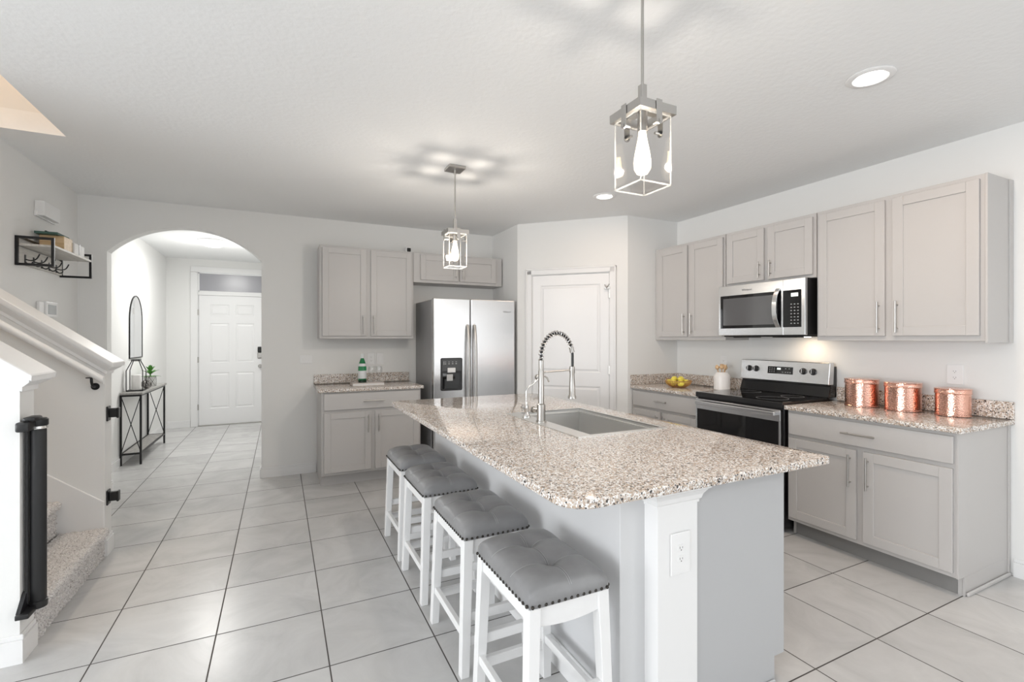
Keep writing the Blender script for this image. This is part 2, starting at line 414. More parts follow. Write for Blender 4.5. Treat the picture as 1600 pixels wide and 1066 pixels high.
# pantry closet: side wall, diagonal wall with the door opening, return wall
b = nb(); box(b, PX, PX + .1, PY, YB, 0, HC); struct('wall_pantry_side', b, WALL)
b = nb(); box(b, DX, XR, DY, DY + .1, 0, HC); struct('wall_pantry_return', b, WALL)
s2 = math.sqrt(.5)
FD = Fr((PX, PY, 0), (s2, -s2, 0), (0, 0, 1), (-s2, -s2, 0))   # along the diagonal wall, up, outward
DL = math.hypot(DX - PX, DY - PY)
d0, d1, dz = .165, 1.0, 2.073                                    # door opening along the diagonal
b = nb()
for u0, u1, v0, v1 in [(0, d0, 0, HC), (d1, DL, 0, HC), (d0, d1, dz, HC)]: fbox(b, FD, u0, u1, v0, v1, -.1, 0)
struct('wall_pantry_front', b, WALL)
# hall
b = nb(); box(b, .02, .14, YB + .12, 9.0, 0, HC); struct('wall_hall_right', b, WALL)
YH = 8.88
b = nb()
for x0, x1, z0, z1 in [(XL, -1.17, 0, HC), (-.21, .14, 0, HC), (-1.17, -.21, 2.45, HC)]: box(b, x0, x1, YH, YH + .14, z0, z1)
struct('wall_hall_end', b, WALL)
# living room behind the camera
b = nb(); box(b, -6.52, -6.4, -6.4, -2.8, 0, HC); box(b, -6.52, -6.4, 1.6, 2.88, 0, HC); box(b, -6.52, -6.4, -2.8, 1.6, 0, .12); box(b, -6.52, -6.4, -2.8, 1.6, 2.28, HC)
struct('wall_left_living', b, WALL)
b = nb(); box(b, -6.4, -1.2, -6.52, -6.4, 0, HC); box(b, 3.2, 3.97, -6.52, -6.4, 0, HC); box(b, -1.2, 3.2, -6.52, -6.4, 2.2, HC)
struct('wall_front', b, WALL)
b = nb(); box(b, -3.62, -3.5, 2.88, 3.845, 0, 5.0)
struct('wall_stair_end', b, WALL)
# stair half walls (front and rear) with full height runs out of sight to the left
def shear(x): return .76 * (-.945 - x)
def half_wall(y0, y1):
    bm = nb(); zt = lambda x: 1.135 + shear(x)
    xs = [-1.0, -1.9]
    P = [(xs[1], y0, 0), (xs[0], y0, 0), (xs[0], y1, 0), (xs[1], y1, 0), (xs[1], y0, zt(xs[1])), (xs[0], y0, zt(xs[0])), (xs[0], y1, zt(xs[0])), (xs[1], y1, zt(xs[1]))]
    hull_box(bm, P); box(bm, -6.4 if y0 < 3 else -3.5, xs[1], y0, y1, 0, HC)
    return bm
struct('wall_stair_front', half_wall(2.75, 2.88), WALL)
struct('wall_stair_rear', half_wall(3.845, 3.98), WALL)
def cap_trim(y0, y1):
    bm = nb(); rings = [(.0, -.115), (.010, -.110), (.012, -.088), (.020, -.078), (.040, -.050), (.046, -.040), (.046, -.030), (.056, -.028), (.058, -.004), (.054, 0)]
    xe = -1.0; xl = -1.9; loops = []
    for o, hh in rings:
        q = []
        for x, y in [(xl, y0 - o), (xe + o, y0 - o), (xe + o, y1 + o), (xl, y1 + o)]:
            q.append(bm.verts.new((x, y, 1.235 + hh + shear(x))))
        loops.append(q)
    for A, B in zip(loops, loops[1:]):
        for k in range(4): bm.faces.new([A[k], A[(k + 1) % 4], B[(k + 1) % 4], B[k]])
    bm.faces.new(loops[0][::-1]); bm.faces.new(loops[-1])
    return bm
struct('trim_1', cap_trim(2.75, 2.88), TRIM)
struct('trim_2', cap_trim(3.845, 3.98), TRIM)
# sloping skirt board on the rear half wall
b = nb(); hull_box(b, [(-1.9, 3.833, 0), (-1.0, 3.833, 0), (-1.0, 3.845, 0), (-1.9, 3.845, 0), (-1.9, 3.833, 1.036), (-1.0, 3.833, .352), (-1.0, 3.845, .352), (-1.9, 3.845, 1.036)], .003)
struct('trim_3', b, TRIM)
def baseboard(name, segs, hgt=.105, t=.014):
    bm = nb()
    for (x0, y0), (x1, y1), (nx, ny) in segs:
        L = math.hypot(x1 - x0, y1 - y0); F = Fr((x0, y0, 0), ((x1 - x0) / L, (y1 - y0) / L, 0), (0, 0, 1), (nx, ny, 0))
        fbox(bm, F, 0, L, 0, hgt - .02, 0, t); fbox(bm, F, 0, L, hgt - .02, hgt, 0, t * .55, .002)
    return struct(name, bm, TRIM)
baseboard('baseboard_back', [((-.165, YB), (.336, YB), (0, -1)), ((-1.57, YB), (-1.37, YB), (0, -1)), ((-.165, YB), (-.165, YB + .12), (-1, 0)), ((-1.37, YB), (-1.37, YB + .12), (1, 0))])
baseboard('baseboard_left', [((XL, 3.98), (XL, YB), (1, 0)), ((XL, YB + .12), (XL, YH), (1, 0))])
baseboard('baseboard_hall', [((XL, YH), (-1.26, YH), (0, -1)), ((.02, YB + .12), (.02, YH), (-1, 0))])
baseboard('baseboard_right', [((XR, -6.4), (XR, 1.2), (-1, 0))])
baseboard('baseboard_pantry', [((PX + .03, PY - .03), (2.405, 4.585), (-s2, -s2)), ((PX, PY), (PX, 5.3), (-1, 0))])
baseboard('baseboard_stairs', [((-1.0, 2.75), (-1.0, 2.88), (1, 0)), ((-6.4, 2.75), (-.986, 2.75), (0, -1)), ((-1.0, 3.845), (-1.0, 3.98), (1, 0)), ((-1.57, 3.98), (-1.0, 3.98), (0, 1))], .12)

# front door with transom, seen through the arch
b = nb(); cz = 2.52
for x0, x1, z0, z1 in [(-1.255, -1.165, 0, 2.43), (-.215, -.125, 0, 2.43), (-1.255, -.125, 2.432, 2.52)]: box(b, x0, x1, YH - .018, YH, z0, z1, .003)
box(b, -1.154, -.226, YH - .005, YH + .05, 2.075, 2.125); box(b, -1.168, -1.155, YH + .001, YH + .1, 0, 2.45); box(b, -.225, -.212, YH + .001, YH + .1, 0, 2.45)
struct('trim_4', b, TRIM)
b = nb(); box(b, -1.155, -.225, YH + .02, YH + .03, 2.125, 2.43); struct('window_1', b, TRANSOM)
b = nb(); box(b, -1.155, -.225, YH + .012, YH + .028, 2.125, 2.142); box(b, -1.155, -.225, YH + .012, YH + .028, 2.415, 2.43); box(b, -1.155, -1.14, YH + .012, YH + .028, 2.125, 2.43); struct('window_frame', b, TRIM, parent=bpy.data.objects['window_1'])
def panel_door(bm, F, u0, u1, z0, z1, panels, t=.035, n0=-.035):
    """slab whose panels are sunk with a raised middle"""
    N = n0 + t
    us = sorted({u0, u1, *[p[0] for p in panels], *[p[1] for p in panels]}); zs = sorted({z0, z1, *[p[2] for p in panels], *[p[3] for p in panels]})
    def quad(a, b_, c, d): bm.faces.new([bm.verts.new(F.p(*q)) for q in (a, b_, c, d)])
    for i in range(len(us) - 1):
        for j in range(len(zs) - 1):
            a, c, e, g = us[i], us[i + 1], zs[j], zs[j + 1]
            if any(a >= p[0] - 1e-6 and c <= p[1] + 1e-6 and e >= p[2] - 1e-6 and g <= p[3] + 1e-6 for p in panels): continue
            quad((a, e, N), (c, e, N), (c, g, N), (a, g, N))
    for p in panels:
        prev = (p[0], p[1], p[2], p[3], N)
        for o, dn in [(.010, -.007), (.018, -.007), (.036, -.001)]:
            cur = (p[0] + o, p[1] - o, p[2] + o, p[3] - o, N + dn)
            A = [(prev[0], prev[2]), (prev[1], prev[2]), (prev[1], prev[3]), (prev[0], prev[3])]; B = [(cur[0], cur[2]), (cur[1], cur[2]), (cur[1], cur[3]), (cur[0], cur[3])]
            for k in range(4):
                m = (k + 1) % 4; quad((*A[k], prev[4]), (*A[m], prev[4]), (*B[m], cur[4]), (*B[k], cur[4]))
            prev = cur
        quad((prev[0], prev[2], prev[4]), (prev[1], prev[2], prev[4]), (prev[1], prev[3], prev[4]), (prev[0], prev[3], prev[4]))
    for a, b_, c, d in [((u0, z0), (u1, z0), 0, 0), ((u1, z0), (u1, z1), 0, 0), ((u1, z1), (u0, z1), 0, 0), ((u0, z1), (u0, z0), 0, 0)]:
        quad((*a, N), (*b_, N), (*b_, n0), (*a, n0))
    quad((u0, z0, n0), (u1, z0, n0), (u1, z1, n0), (u0, z1, n0))
FH = Fr((0, YH + .02, 0), (1, 0, 0), (0, 0, 1), (0, -1, 0))
b = nb(); pn = []
for x0, x1 in [(-1.0, -.735), (-.645, -.38)]:
    for z0, z1 in [(.27, .84), (1.0, 1.63), (1.755, 1.93)]: pn.append((x0, x1, z0, z1))
panel_door(b, FH, -1.15, -.23, .015, 2.072, pn, .04, -.04)
door1 = struct('door_1', b, DOORW)
b = nb(); lathe(b, (-.295, YH + .02, .93), [(.0, -.075), (.02, -.072), (.028, -.058), (.02, -.042), (.012, -.03), (.012, -.012), (.03, -.01), (.032, 0)], 16, 'y'); struct('door_handle', b, NICK, True, door1)
b = nb(); box(b, -.335, -.265, YH - .008, YH + .02, 1.06, 1.16, .01); struct('deadbolt', b, NICK, parent=door1)
b = nb(); box(b, -.33, -.27, YH - .014, YH + .02, 1.16, 1.25, .008); struct('keypad', b, BLACKP, parent=door1)
for z in (.3, 1.05, 1.8):
    b = nb(); box(b, -1.166, -1.148, YH - .004, YH + .021, z - .045, z + .045, .002); struct('hinge', b, NICK, parent=door1)
b = nb(); box(b, -1.155, -.225, YH - .01, YH + .06, 0, .014, .003); struct('threshold', b, NICK, parent=door1)

# pantry door
b = nb(); cw = .065
for u0, u1, v0, v1 in [(d0 - cw, d0, 0, dz + cw), (d1, d1 + cw, 0, dz + cw), (d0 - cw, d1 + cw, dz, dz + cw)]:
    fbox(b, FD, u0, u1, v0, v1, 0, .014, .004)
for u0, u1, v0, v1 in [(d0 - cw, d0 - cw + .018, 0, dz + cw), (d1 + cw - .018, d1 + cw, 0, dz + cw), (d0 - cw, d1 + cw, dz + cw - .018, dz + cw)]:
    fbox(b, FD, u0, u1, v0, v1, 0, .020, .004)
for u0, u1, v0, v1 in [(d0, d0 + .006, 0, dz), (d1 - .006, d1, 0, dz), (d0, d1, dz - .006, dz)]: fbox(b, FD, u0, u1, v0, v1, -.1, 0)
struct('trim_5', b, TRIM)
b = nb(); panel_door(b, FD, d0 + .008, d1 - .008, .012, dz - .009, [(.262, .903, 1.03, 1.955), (.262, .903, .2, .885)], .035, -.042)
door2 = struct('door_2', b, DOORW)
q = FD.p(.24, .972, -.007); b = nb()
tube(b, [q, q + FD.n * .012], .028, 20); tube(b, [q + FD.n * .01, q + FD.n * .035], .010, 12)
tube(b, [q + FD.n * t_ for t_ in (.032, .038, .05, .062, .068)], [.012, .024, .030, .024, .008], 18); struct('door_knob', b, NICK, True, door2)
for z in (1.06, .25):
    b = nb(); fbox(b, FD, d1 - .014, d1 + .006, z - .045, z + .045, -.008, .006, .002); struct('hinge', b, NICK, parent=door2)
b = nb(); fbox(b, FD, d1 - .012, d1 + .008, 1.80, 1.95, -.008, .012, .003); fbox(b, FD, d1 - .055, d1 + .006, 1.895, 1.915, .006, .022, .003); tube(b, [FD.p(d1 - .05, 1.94, .014), FD.p(d1 - .03, 1.905, .03), FD.p(d1 - .006, 1.94, .014)], .005, 8)
struct('latch', b, NICK, True, door2)

# ------------------------------------------------------------------ cabinets
def shaker(bm, F, u0, u1, v0, v1, n0, t=.019, rail=.058):
    fbox(bm, F, u0 + rail - .004, u1 - rail + .004, v0 + rail - .004, v1 - rail + .004, n0, n0 + t - .009)
    for a, c, e, g in [(u0, u0 + rail, v0, v1), (u1 - rail, u1, v0, v1), (u0 + rail, u1 - rail, v0, v0 + rail), (u0 + rail, u1 - rail, v1 - rail, v1)]:
        fbox(bm, F, a, c, e, g, n0, n0 + t, .0018)
def handle(F, u, v, n, L, vertical, parent):
    bm = nb(); r = .0055; st = .03
    if vertical: P = [(u, v - L / 2, n + st), (u, v + L / 2, n + st)]; Q = [(u, v - L / 2 + .025), (u, v + L / 2 - .025)]
    else: P = [(u - L / 2, v, n + st), (u + L / 2, v, n + st)]; Q = [(u - L / 2 + .025, v), (u + L / 2 - .025, v)]
    tube(bm, [F.p(*P[0]), F.p(*P[1])], r, 10)
    for a, c in Q: tube(bm, [F.p(a, c, n), F.p(a, c, n + st)], r * .8, 8)
    return obj('handle', bm, NICK, parent, smooth=True)
TOE = mat('toe_kick_painted_shade', (.24, .235, .23), .5)  # recess shade below the range wall cabinets, put into the strip's colour
def cabinet(name, label, F, base, u0, u1, v0, v1, depth, doors, drawers=(), toe=None, cat='cabinet', group=None, side_skin=None, hl=.15, bottom=True):
    """F's u axis runs across the front, n outward; n = 0 is the face frame"""
    t = thing(name, base, label, cat, group); bm = nb()
    zb = toe if toe else v0
    fbox(bm, F, u0, u1, zb, v1, -depth, 0, .0015)
    if toe:
        fbox(bm, F, u0 + .018, u1 - .018, 0, zb, -depth, -.07)
        for a, c in ((u0, u0 + .018), (u1 - .018, u1)): fbox(bm, F, a, c, 0, zb, -depth, -.0635)
    obj('carcass', bm, CAB, t)
    if toe and group: bm = nb(); fbox(bm, F, u0 + .019, u1 - .019, 0, zb - .001, -.0698, -.0645); obj('toe_kick_shade', bm, TOE, t)
    for (a, c, e, g, side) in doors:
        bm = nb(); shaker(bm, F, a, c, e, g, .001); d = obj('door', bm, CAB, t)
        if side:
            hu = c - .03 if side[0] == 'r' else a + .03
            hv = (e + .022 + hl / 2) if side[1] == 'b' else (g - .03 - hl / 2)
            handle(F, hu, hv, .02, hl, True, d)
    for (a, c, e, g, L) in drawers:
        bm = nb(); fbox(bm, F, a, c, e, g, .001, .02, .0025); d = obj('drawer', bm, CAB, t)
        handle(F, (a + c) / 2, (e + g) / 2, .02, L, False, d)
    return t
# right wall: u = 0 at Y = 0 and grows along +Y ; outward is -X
def FRW(x): return Fr((x, 0, 0), (0, 1, 0), (0, 0, 1), (-1, 0, 0))
FU = FRW(3.545)
G1 = 'wall cabinets on the range wall'
cabinet('wall_cabinet', 'tall two-door grey wall cabinet at the right end above the copper canisters', FU, (3.69, 1.685, 1.372), 1.221, 2.146, 1.372, 2.312, .3025, [(1.663 - .421, 1.663, 1.404, 2.286, 'rb'), (1.706, 2.128, 1.404, 2.286, 'lb')], group=G1, hl=.20)
cabinet('wall_cabinet', 'short two-door grey wall cabinet directly above the microwave', FU, (3.69, 2.545, 1.84), 2.152, 2.938, 1.838, 2.312, .3025, [(2.173, 2.528, 1.862, 2.286, 'rb'), (2.565, 2.917, 1.862, 2.286, 'lb')], group=G1, hl=.13)
cabinet('wall_cabinet', 'tall two-door grey wall cabinet against the pantry wall, left of the microwave', FU, (3.69, 3.38, 1.372), 2.944, 3.812, 1.372, 2.312, .3025, [(2.962, 3.338, 1.404, 2.286, 'rb'), (3.372, 3.758, 1.404, 2.286, 'lb')], group=G1, hl=.20)
b = nb(); box(b, 3.535, 3.8475, 1.2085, 1.2195, 1.362, 2.312, .001); obj('side_panel', b, CAB, bpy.data.objects['wall_cabinet'])
b = nb(); box(b, 3.80, 3.8475, 1.203, 1.2085, 1.362, 2.312, .001); obj('scribe_molding', b, CAB, bpy.data.objects['wall_cabinet'])
FB = FRW(3.24)
G2 = 'base cabinets on the range wall'
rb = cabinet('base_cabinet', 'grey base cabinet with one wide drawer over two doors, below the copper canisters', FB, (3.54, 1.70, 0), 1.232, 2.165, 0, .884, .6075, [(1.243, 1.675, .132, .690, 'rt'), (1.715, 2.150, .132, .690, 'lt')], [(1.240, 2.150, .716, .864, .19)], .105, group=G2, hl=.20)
b = nb(); box(b, 3.235, 3.8475, 1.221, 1.2315, .105, .884, .001); box(b, 3.303, 3.8475, 1.221, 1.2315, 0, .105, .001); obj('side_panel', b, CAB, rb)
b = nb(); box(b, 3.31, 3.835, 1.206, 1.2208, 0, .022, .006); obj('shoe_molding', b, CAB, rb)
b = nb(); box(b, 3.822, 3.8475, 1.214, 1.2208, .022, .884, .001); obj('scribe_molding', b, CAB, rb)
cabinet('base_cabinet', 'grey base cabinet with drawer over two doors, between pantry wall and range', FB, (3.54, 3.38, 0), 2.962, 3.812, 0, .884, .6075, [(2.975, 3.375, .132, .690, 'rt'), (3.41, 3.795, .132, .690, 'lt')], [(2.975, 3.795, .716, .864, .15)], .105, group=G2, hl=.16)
# back wall: u along +X, outward -Y
def FBW(y): return Fr((0, y, 0), (1, 0, 0), (0, 0, 1), (0, -1, 0))
FU2 = FBW(5.025)
G3 = 'wall cabinets on the back wall'
cabinet('wall_cabinet', 'tall two-door grey wall cabinet above the green bottle, left of the fridge', FU2, (.81, 5.18, 1.372), .350, 1.282, 1.385, 2.312, .3025, [(.374, .795, 1.412, 2.292, 'rb'), (.838, 1.262, 1.412, 2.292, 'lb')], group=G3, hl=.19)
cabinet('wall_cabinet', 'low wide two-door grey wall cabinet above the refrigerator', FU2, (1.8, 5.18, 1.99), 1.285, 2.325, 1.99, 2.312, .3025, [(1.358, 1.785, 2.02, 2.29, 'rb'), (1.802, 2.242, 2.02, 2.29, 'lb')], group=G3, hl=.12)
FB2 = FBW(4.72)
cabinet('base_cabinet', 'grey base cabinet with drawer over two doors, left of the refrigerator', FB2, (.81, 5.02, 0), .345, 1.278, 0, .884, .6075, [(.366, .790, .132, .690, 'rt'), (.828, 1.262, .132, .690, 'lt')], [(.366, 1.262, .716, .868, .20)], .105, hl=.17)

# countertops
def counter(name, outer, z0, z1, label, hole=None):
    bm = nb(); poly_prism(bm, outer, z0, z1, hole)
    bmesh.ops.recalc_face_normals(bm, faces=bm.faces)
    es = [e for e in bm.edges if len(e.link_faces) == 2 and e.calc_face_angle(0) > 1.0 and abs(e.verts[0].co.z - e.verts[1].co.z) < 1e-5]
    bmesh.ops.bevel(bm, geom=es, offset=.0045, segments=3, affect='EDGES', profile=.5)
    x = sum(p[0] for p in outer) / len(outer); y = sum(p[1] for p in outer) / len(outer)
    t = thing(name, (x, y, z0), label, 'countertop'); obj('slab', bm, GRAN, t, smooth=True); return t
c = counter('countertop', rounded_rect(3.205, 3.849, 1.197, 2.172, [.012, .002, .002, .002]), .884, .914, 'speckled granite countertop under the three copper canisters')
b = nb(); box(b, 3.829, 3.849, 1.197, 2.172, .915, 1.016, .002); obj('backsplash', b, GRAN, c)
c = counter('countertop', rounded_rect(3.205, 3.849, 2.956, 3.814, .002), .884, .914, 'speckled granite countertop in the corner under the lemon basket')
b = nb(); box(b, 3.829, 3.849, 2.956, 3.814, .915, 1.016, .002); box(b, 3.205, 3.829, 3.794, 3.814, .915, 1.016, .002); obj('backsplash', b, GRAN, c)
c = counter('countertop', rounded_rect(.315, 1.305, 4.688, 5.329, [.01, .01, .002, .002]), .884, .914, 'speckled granite countertop under the green bottle, left of the fridge')
b = nb(); box(b, .315, 1.305, 5.309, 5.329, .915, 1.012, .002); obj('backsplash', b, GRAN, c)

# ------------------------------------------------------------------ island
isl = thing('kitchen_island', (1.45, 2.4, 0), 'long kitchen island with white end pilaster and pale grey panels', 'kitchen island')
b = nb(); box(b, 1.30, 1.318, 1.265, 3.5, .105, .69); box(b, 1.835, 1.855, 1.265, 3.5, .105, .883); box(b, 1.318, 1.835, 1.265, 3.5, .105, .125); box(b, 1.318, 1.835, 1.265, 1.80, .125, .883); box(b, 1.318, 1.835, 2.78, 3.5, .125, .883); box(b, 1.30, 1.795, 1.265, 3.5, 0, .105); obj('carcass', b, IPANEL, isl)
b = nb()
hull_box(b, [(1.36, 1.256, .105), (1.852, 1.256, .105), (1.852, 1.265, .105), (1.36, 1.265, .105), (1.36, 1.256, .883), (1.852, 1.256, .883), (1.852, 1.265, .883), (1.36, 1.265, .883)])
box(b, 1.36, 1.793, 1.256, 1.265, 0, .105); obj('end_panel', b, IPANEL, isl)
b = nb(); box(b, 1.36, 1.79, 1.246, 1.2555, 0, .018, .004); obj('shoe_molding', b, IPANEL, isl)
for k in range(4):
    y0 = 1.285 + k * .552; F = Fr((1.856, 0, 0), (0, 1, 0), (0, 0, 1), (1, 0, 0))
    b = nb(); shaker(b, F, y0 - .01, y0 + .525, .13, .69, .001); d = obj('door', b, IPANEL, isl); handle(F, y0 + (.49 if k % 2 == 0 else .03), .58, .02, .15, True, d)
    b = nb(); fbox(b, F, y0 - .01, y0 + .525, .712, .866, .001, .02, .002); d = obj('drawer', b, IPANEL, isl); handle(F, y0 + .26, .79, .02, .15, False, d)
b = nb(); box(b, 1.06, 1.265, 1.315, 3.5, 0, .883, .002); box(b, 1.265, 1.30, 1.315, 3.5, 0, .60); obj('knee_wall', b, KNEE, isl)
b = nb()
for F, L in [(Fr((1.06, 1.315, 0), (0, 1, 0), (0, 0, 1), (-1, 0, 0)), 2.185), (Fr((1.06, 1.315, 0), (1, 0, 0), (0, 0, 1), (0, -1, 0)), .12)]:
    fbox(b, F, 0, L, 0, .085, 0, .014); fbox(b, F, 0, L, .085, .11, 0, .008, .002)
obj('baseboard', b, TRIM, isl)
b = nb(); box(b, 1.17, 1.36, 1.25, 1.316, 0, .80, .0015); obj('pilaster', b, TRIM, isl)
b = nb(); loops = []
for o, z in [(0, .795), (.004, .797), (.004, .806), (.010, .812), (.014, .828), (.026, .846), (.034, .852), (.034, .860), (.038, .862), (.038, .8825)]:
    loops.append([b.verts.new(p) for p in [(1.17 - o, 1.25 - o, z), (1.36 + o, 1.25 - o, z), (1.36 + o, 1.316, z), (1.17 - o, 1.316, z)]])
for A, B in zip(loops, loops[1:]):
    for k in range(4): b.faces.new([A[k], A[(k + 1) % 4], B[(k + 1) % 4], B[k]])
b.faces.new(loops[-1]); b.faces.new(loops[0][::-1]); obj('pilaster_capital', b, TRIM, isl)
SX0, SX1, SY0, SY1 = 1.275, 1.832, 1.888, 2.692
c = counter('countertop', rounded_rect(.745, 1.988, 1.148, 3.62, [.10, .02, .10, .06], 10), .884, .914, 'long polished granite island countertop around the steel sink', [(SX0 + .01, SY0 + .01), (SX1 - .01, SY0 + .01), (SX1 - .01, SY1 - .01), (SX0 + .01, SY1 - .01)])

def outlet(name, F, label, cat='outlet', w=.072, h=.118, kind='duplex', group=None, base=(0, 0, 0), gangs=1):
    t = thing(name, base, label, cat, group); bm = nb(); fbox(bm, F, -w / 2, w / 2, -h / 2, h / 2, .0005, .006, .003, 2); obj('cover_plate', bm, WHITEP, t)
    if kind == 'duplex':
        for s in (-1, 1):
            bm = nb(); c0 = F.p(0, s * .0195, 0)
            ring = [(.0165 * math.cos(a), max(-.0125, min(.0125, .0165 * math.sin(a)))) for a in [2 * PI * k / 24 for k in range(24)]]
            top = [bm.verts.new(F.p(x, s * .0195 + y, .0078)) for x, y in ring]; bot = [bm.verts.new(F.p(x, s * .0195 + y, .006)) for x, y in ring]
            bm.faces.new(top)
            for k in range(24): bm.faces.new([bot[k], bot[(k + 1) % 24], top[(k + 1) % 24], top[k]])
            so = obj('socket', bm, WHITEP, t); bm = nb()
            for x, y, w_, h_ in [(-.006, .002, .0016, .0075), (.006, .002, .0016, .006)]: fbox(bm, F, x - w_ / 2, x + w_ / 2, s * .0195 + y - h_ / 2, s * .0195 + y + h_ / 2, .0079, .0083)
            tube(bm, [F.p(0, s * .0195 - .007, .0079), F.p(0, s * .0195 - .007, .0083)], .0022, 8); obj('slots', bm, GROOVE, so)
    elif kind == 'switch':
        for g in range(gangs):
            u = (g - (gangs - 1) / 2) * .046; bm = nb(); fbox(bm, F, u - .016, u + .016, -.033, .033, .006, .009, .002); obj('rocker', bm, WHITEP, t)
    return t
outlet('outlet', Fr((1.272, 1.2495, .628), (1, 0, 0), (0, 0, 1), (0, -1, 0)), 'white duplex outlet on the white pilaster at the island end', base=(1.272, 1.2495, .57), w=.092, h=.148)
outlet('outlet', Fr((XR - .0005, 1.470, 1.158), (0, 1, 0), (0, 0, 1), (-1, 0, 0)), 'white duplex outlet on the range wall above the rightmost copper canister', base=(XR, 1.47, 1.1), w=.085, h=.125)
outlet('outlet', Fr((XR - .0005, 3.215, 1.155), (0, 1, 0), (0, 0, 1), (-1, 0, 0)), 'white outlet on the range wall behind the wooden utensils', base=(XR, 3.215, 1.1))
outlet('outlet', Fr((.895, YB - .0005, 1.165), (1, 0, 0), (0, 0, 1), (0, -1, 0)), 'white outlet plate on the back wall right behind the green bottle', base=(.895, YB, 1.1), h=.125)
outlet('switch_plate', Fr((.99, YB - .0005, 1.165), (1, 0, 0), (0, 0, 1), (0, -1, 0)), 'white wall plate above the two glasses, nearer the fridge', 'light switch', kind='switch', base=(.99, YB, 1.1), h=.125)
outlet('switch_plate', Fr((.242, YB - .0005, 1.172), (1, 0, 0), (0, 0, 1), (0, -1, 0)), 'wide white switch plate on the back wall between arch and cabinets', 'light switch', w=.118, h=.085, kind='none', base=(.242, YB, 1.12))
b = nb(); F = Fr((.242, YB - .0005, 1.172), (1, 0, 0), (0, 0, 1), (0, -1, 0)); fbox(b, F, -.034, .034, -.017, .017, .006, .009, .002); obj('rocker', b, WHITEP, bpy.data.objects['switch_plate.001'])

# ------------------------------------------------------------------ sink and faucets
sk = thing('kitchen_sink', ((SX0 + SX1) / 2, (SY0 + SY1) / 2, .7), 'rectangular stainless steel drop-in sink in the island countertop', 'sink')
BX0, BX1, BY0, BY1 = 1.362, 1.808, 1.915, 2.668
b = nb(); poly_prism(b, [(SX0, SY0), (SX1, SY0), (SX1, SY1), (SX0, SY1)], .9142, .9175, [(BX0, BY0), (BX1, BY0), (BX1, BY1), (BX0, BY1)]); obj('rim', b, STEELSINK, sk)
b = nb()
bt = [(BX0, BY0), (BX1, BY0), (BX1, BY1), (BX0, BY1)]
def bring(o, z): return [b.verts.new((x + (o if x == BX0 else -o), y + (o if y == BY0 else -o), z)) for x, y in bt]
L = [bring(0, .917), bring(0, .900), bring(.012, .899), bring(.012, .893), bring(.004, .890), bring(.006, .72), bring(.03, .70)]
for A, B in zip(L, L[1:]):
    for k in range(4): b.faces.new([A[k], A[(k + 1) % 4], B[(k + 1) % 4], B[k]])
b.faces.new(L[-1])
obj('basin', b, STEELSINK, sk)
b = nb(); lathe(b, (1.585, 2.29, .7005), [(.0, .0), (.045, 0), (.045, .003), (.03, .004), (.02, .001), (0, .001)], 24); obj('drain', b, CHROME, sk, smooth=True)

fx, fy, fz = 1.322, 2.33, .9175
fa = thing('spring_faucet', (fx, fy, fz), 'tall brushed steel spring pull-down faucet standing at the sink', 'faucet')
b = nb(); lathe(b, (fx, fy, fz), [(.030, 0), (.030, .006), (.0245, .008), (.0245, .098), (.020, .102), (.0165, .104), (.0165, .285), (.014, .290), (.014, .345), (.011, .348)], 24); obj('body', b, NICK, fa, smooth=True)
b = nb(); tube(b, [(fx - .012, fy + .02, fz + .062), (fx - .022, fy + .048, fz + .062)], .013, 16); tube(b, [(fx - .022, fy + .048, fz + .062), (fx - .025, fy + .060, fz + .062)], [.019, .017], 16); tube(b, [(fx - .024, fy + .054, fz + .062), (fx - .05, fy + .06, fz + .070)], .005, 8); obj('lever', b, NICK, fa, smooth=True)
arc = []
ax_ = .105                          # the arch reaches over the basin along +X
for k in range(41):
    a = PI - (PI * 1.02) * k / 40
    arc.append(Vector((fx + ax_ + ax_ * math.cos(a), fy, fz + .365 + .135 * math.sin(a))))
arc = [Vector((fx, fy, fz + .34))] + arc
b = nb(); tube(b, arc + [Vector((fx + 2 * ax_, fy, fz + .30)), Vector((fx + 2 * ax_ - .002, fy, fz + .26))], .0078, 10); obj('hose', b, BLACKP, fa, smooth=True)
b = nb(); hel = []; turns = 19; steps = turns * 10
import itertools
for i in range(steps + 1):
    t_ = i / steps * .86; f_ = t_ * (len(arc) - 1); j = min(int(f_), len(arc) - 2); p = arc[j].lerp(arc[j + 1], f_ - j); tg = (arc[j + 1] - arc[j]).normalized()
    nx = Vector((0, 1, 0)); ny = tg.cross(nx); a = 2 * PI * turns * i / steps
    hel.append(p + (nx * math.cos(a) + ny * math.sin(a)) * .0132)
tube(b, hel, .0028, 6); obj('spring', b, CHROME, fa, smooth=True)
e_ = arc[int(.86 * (len(arc) - 1))]; e2 = arc[int(.93 * (len(arc) - 1))]
b = nb(); tube(b, [e_, e2], .0135, 14); obj('collar', b, NICK, fa, smooth=True)
hx = fx + 2 * ax_
b = nb(); tube(b, [(fx, fy, fz + .278), (hx, fy, fz + .286)], .0048, 10); obj('support_arm', b, NICK, fa, smooth=True)
b = nb(); lathe(b, (hx - .003, fy, fz), [(.017, .118), (.024, .120), (.024, .134), (.0195, .140), (.0165, .20), (.0135, .262), (.0155, .270), (.0155, .305), (.010, .308)], 20); obj('spray_head', b, NICK, fa, smooth=True)
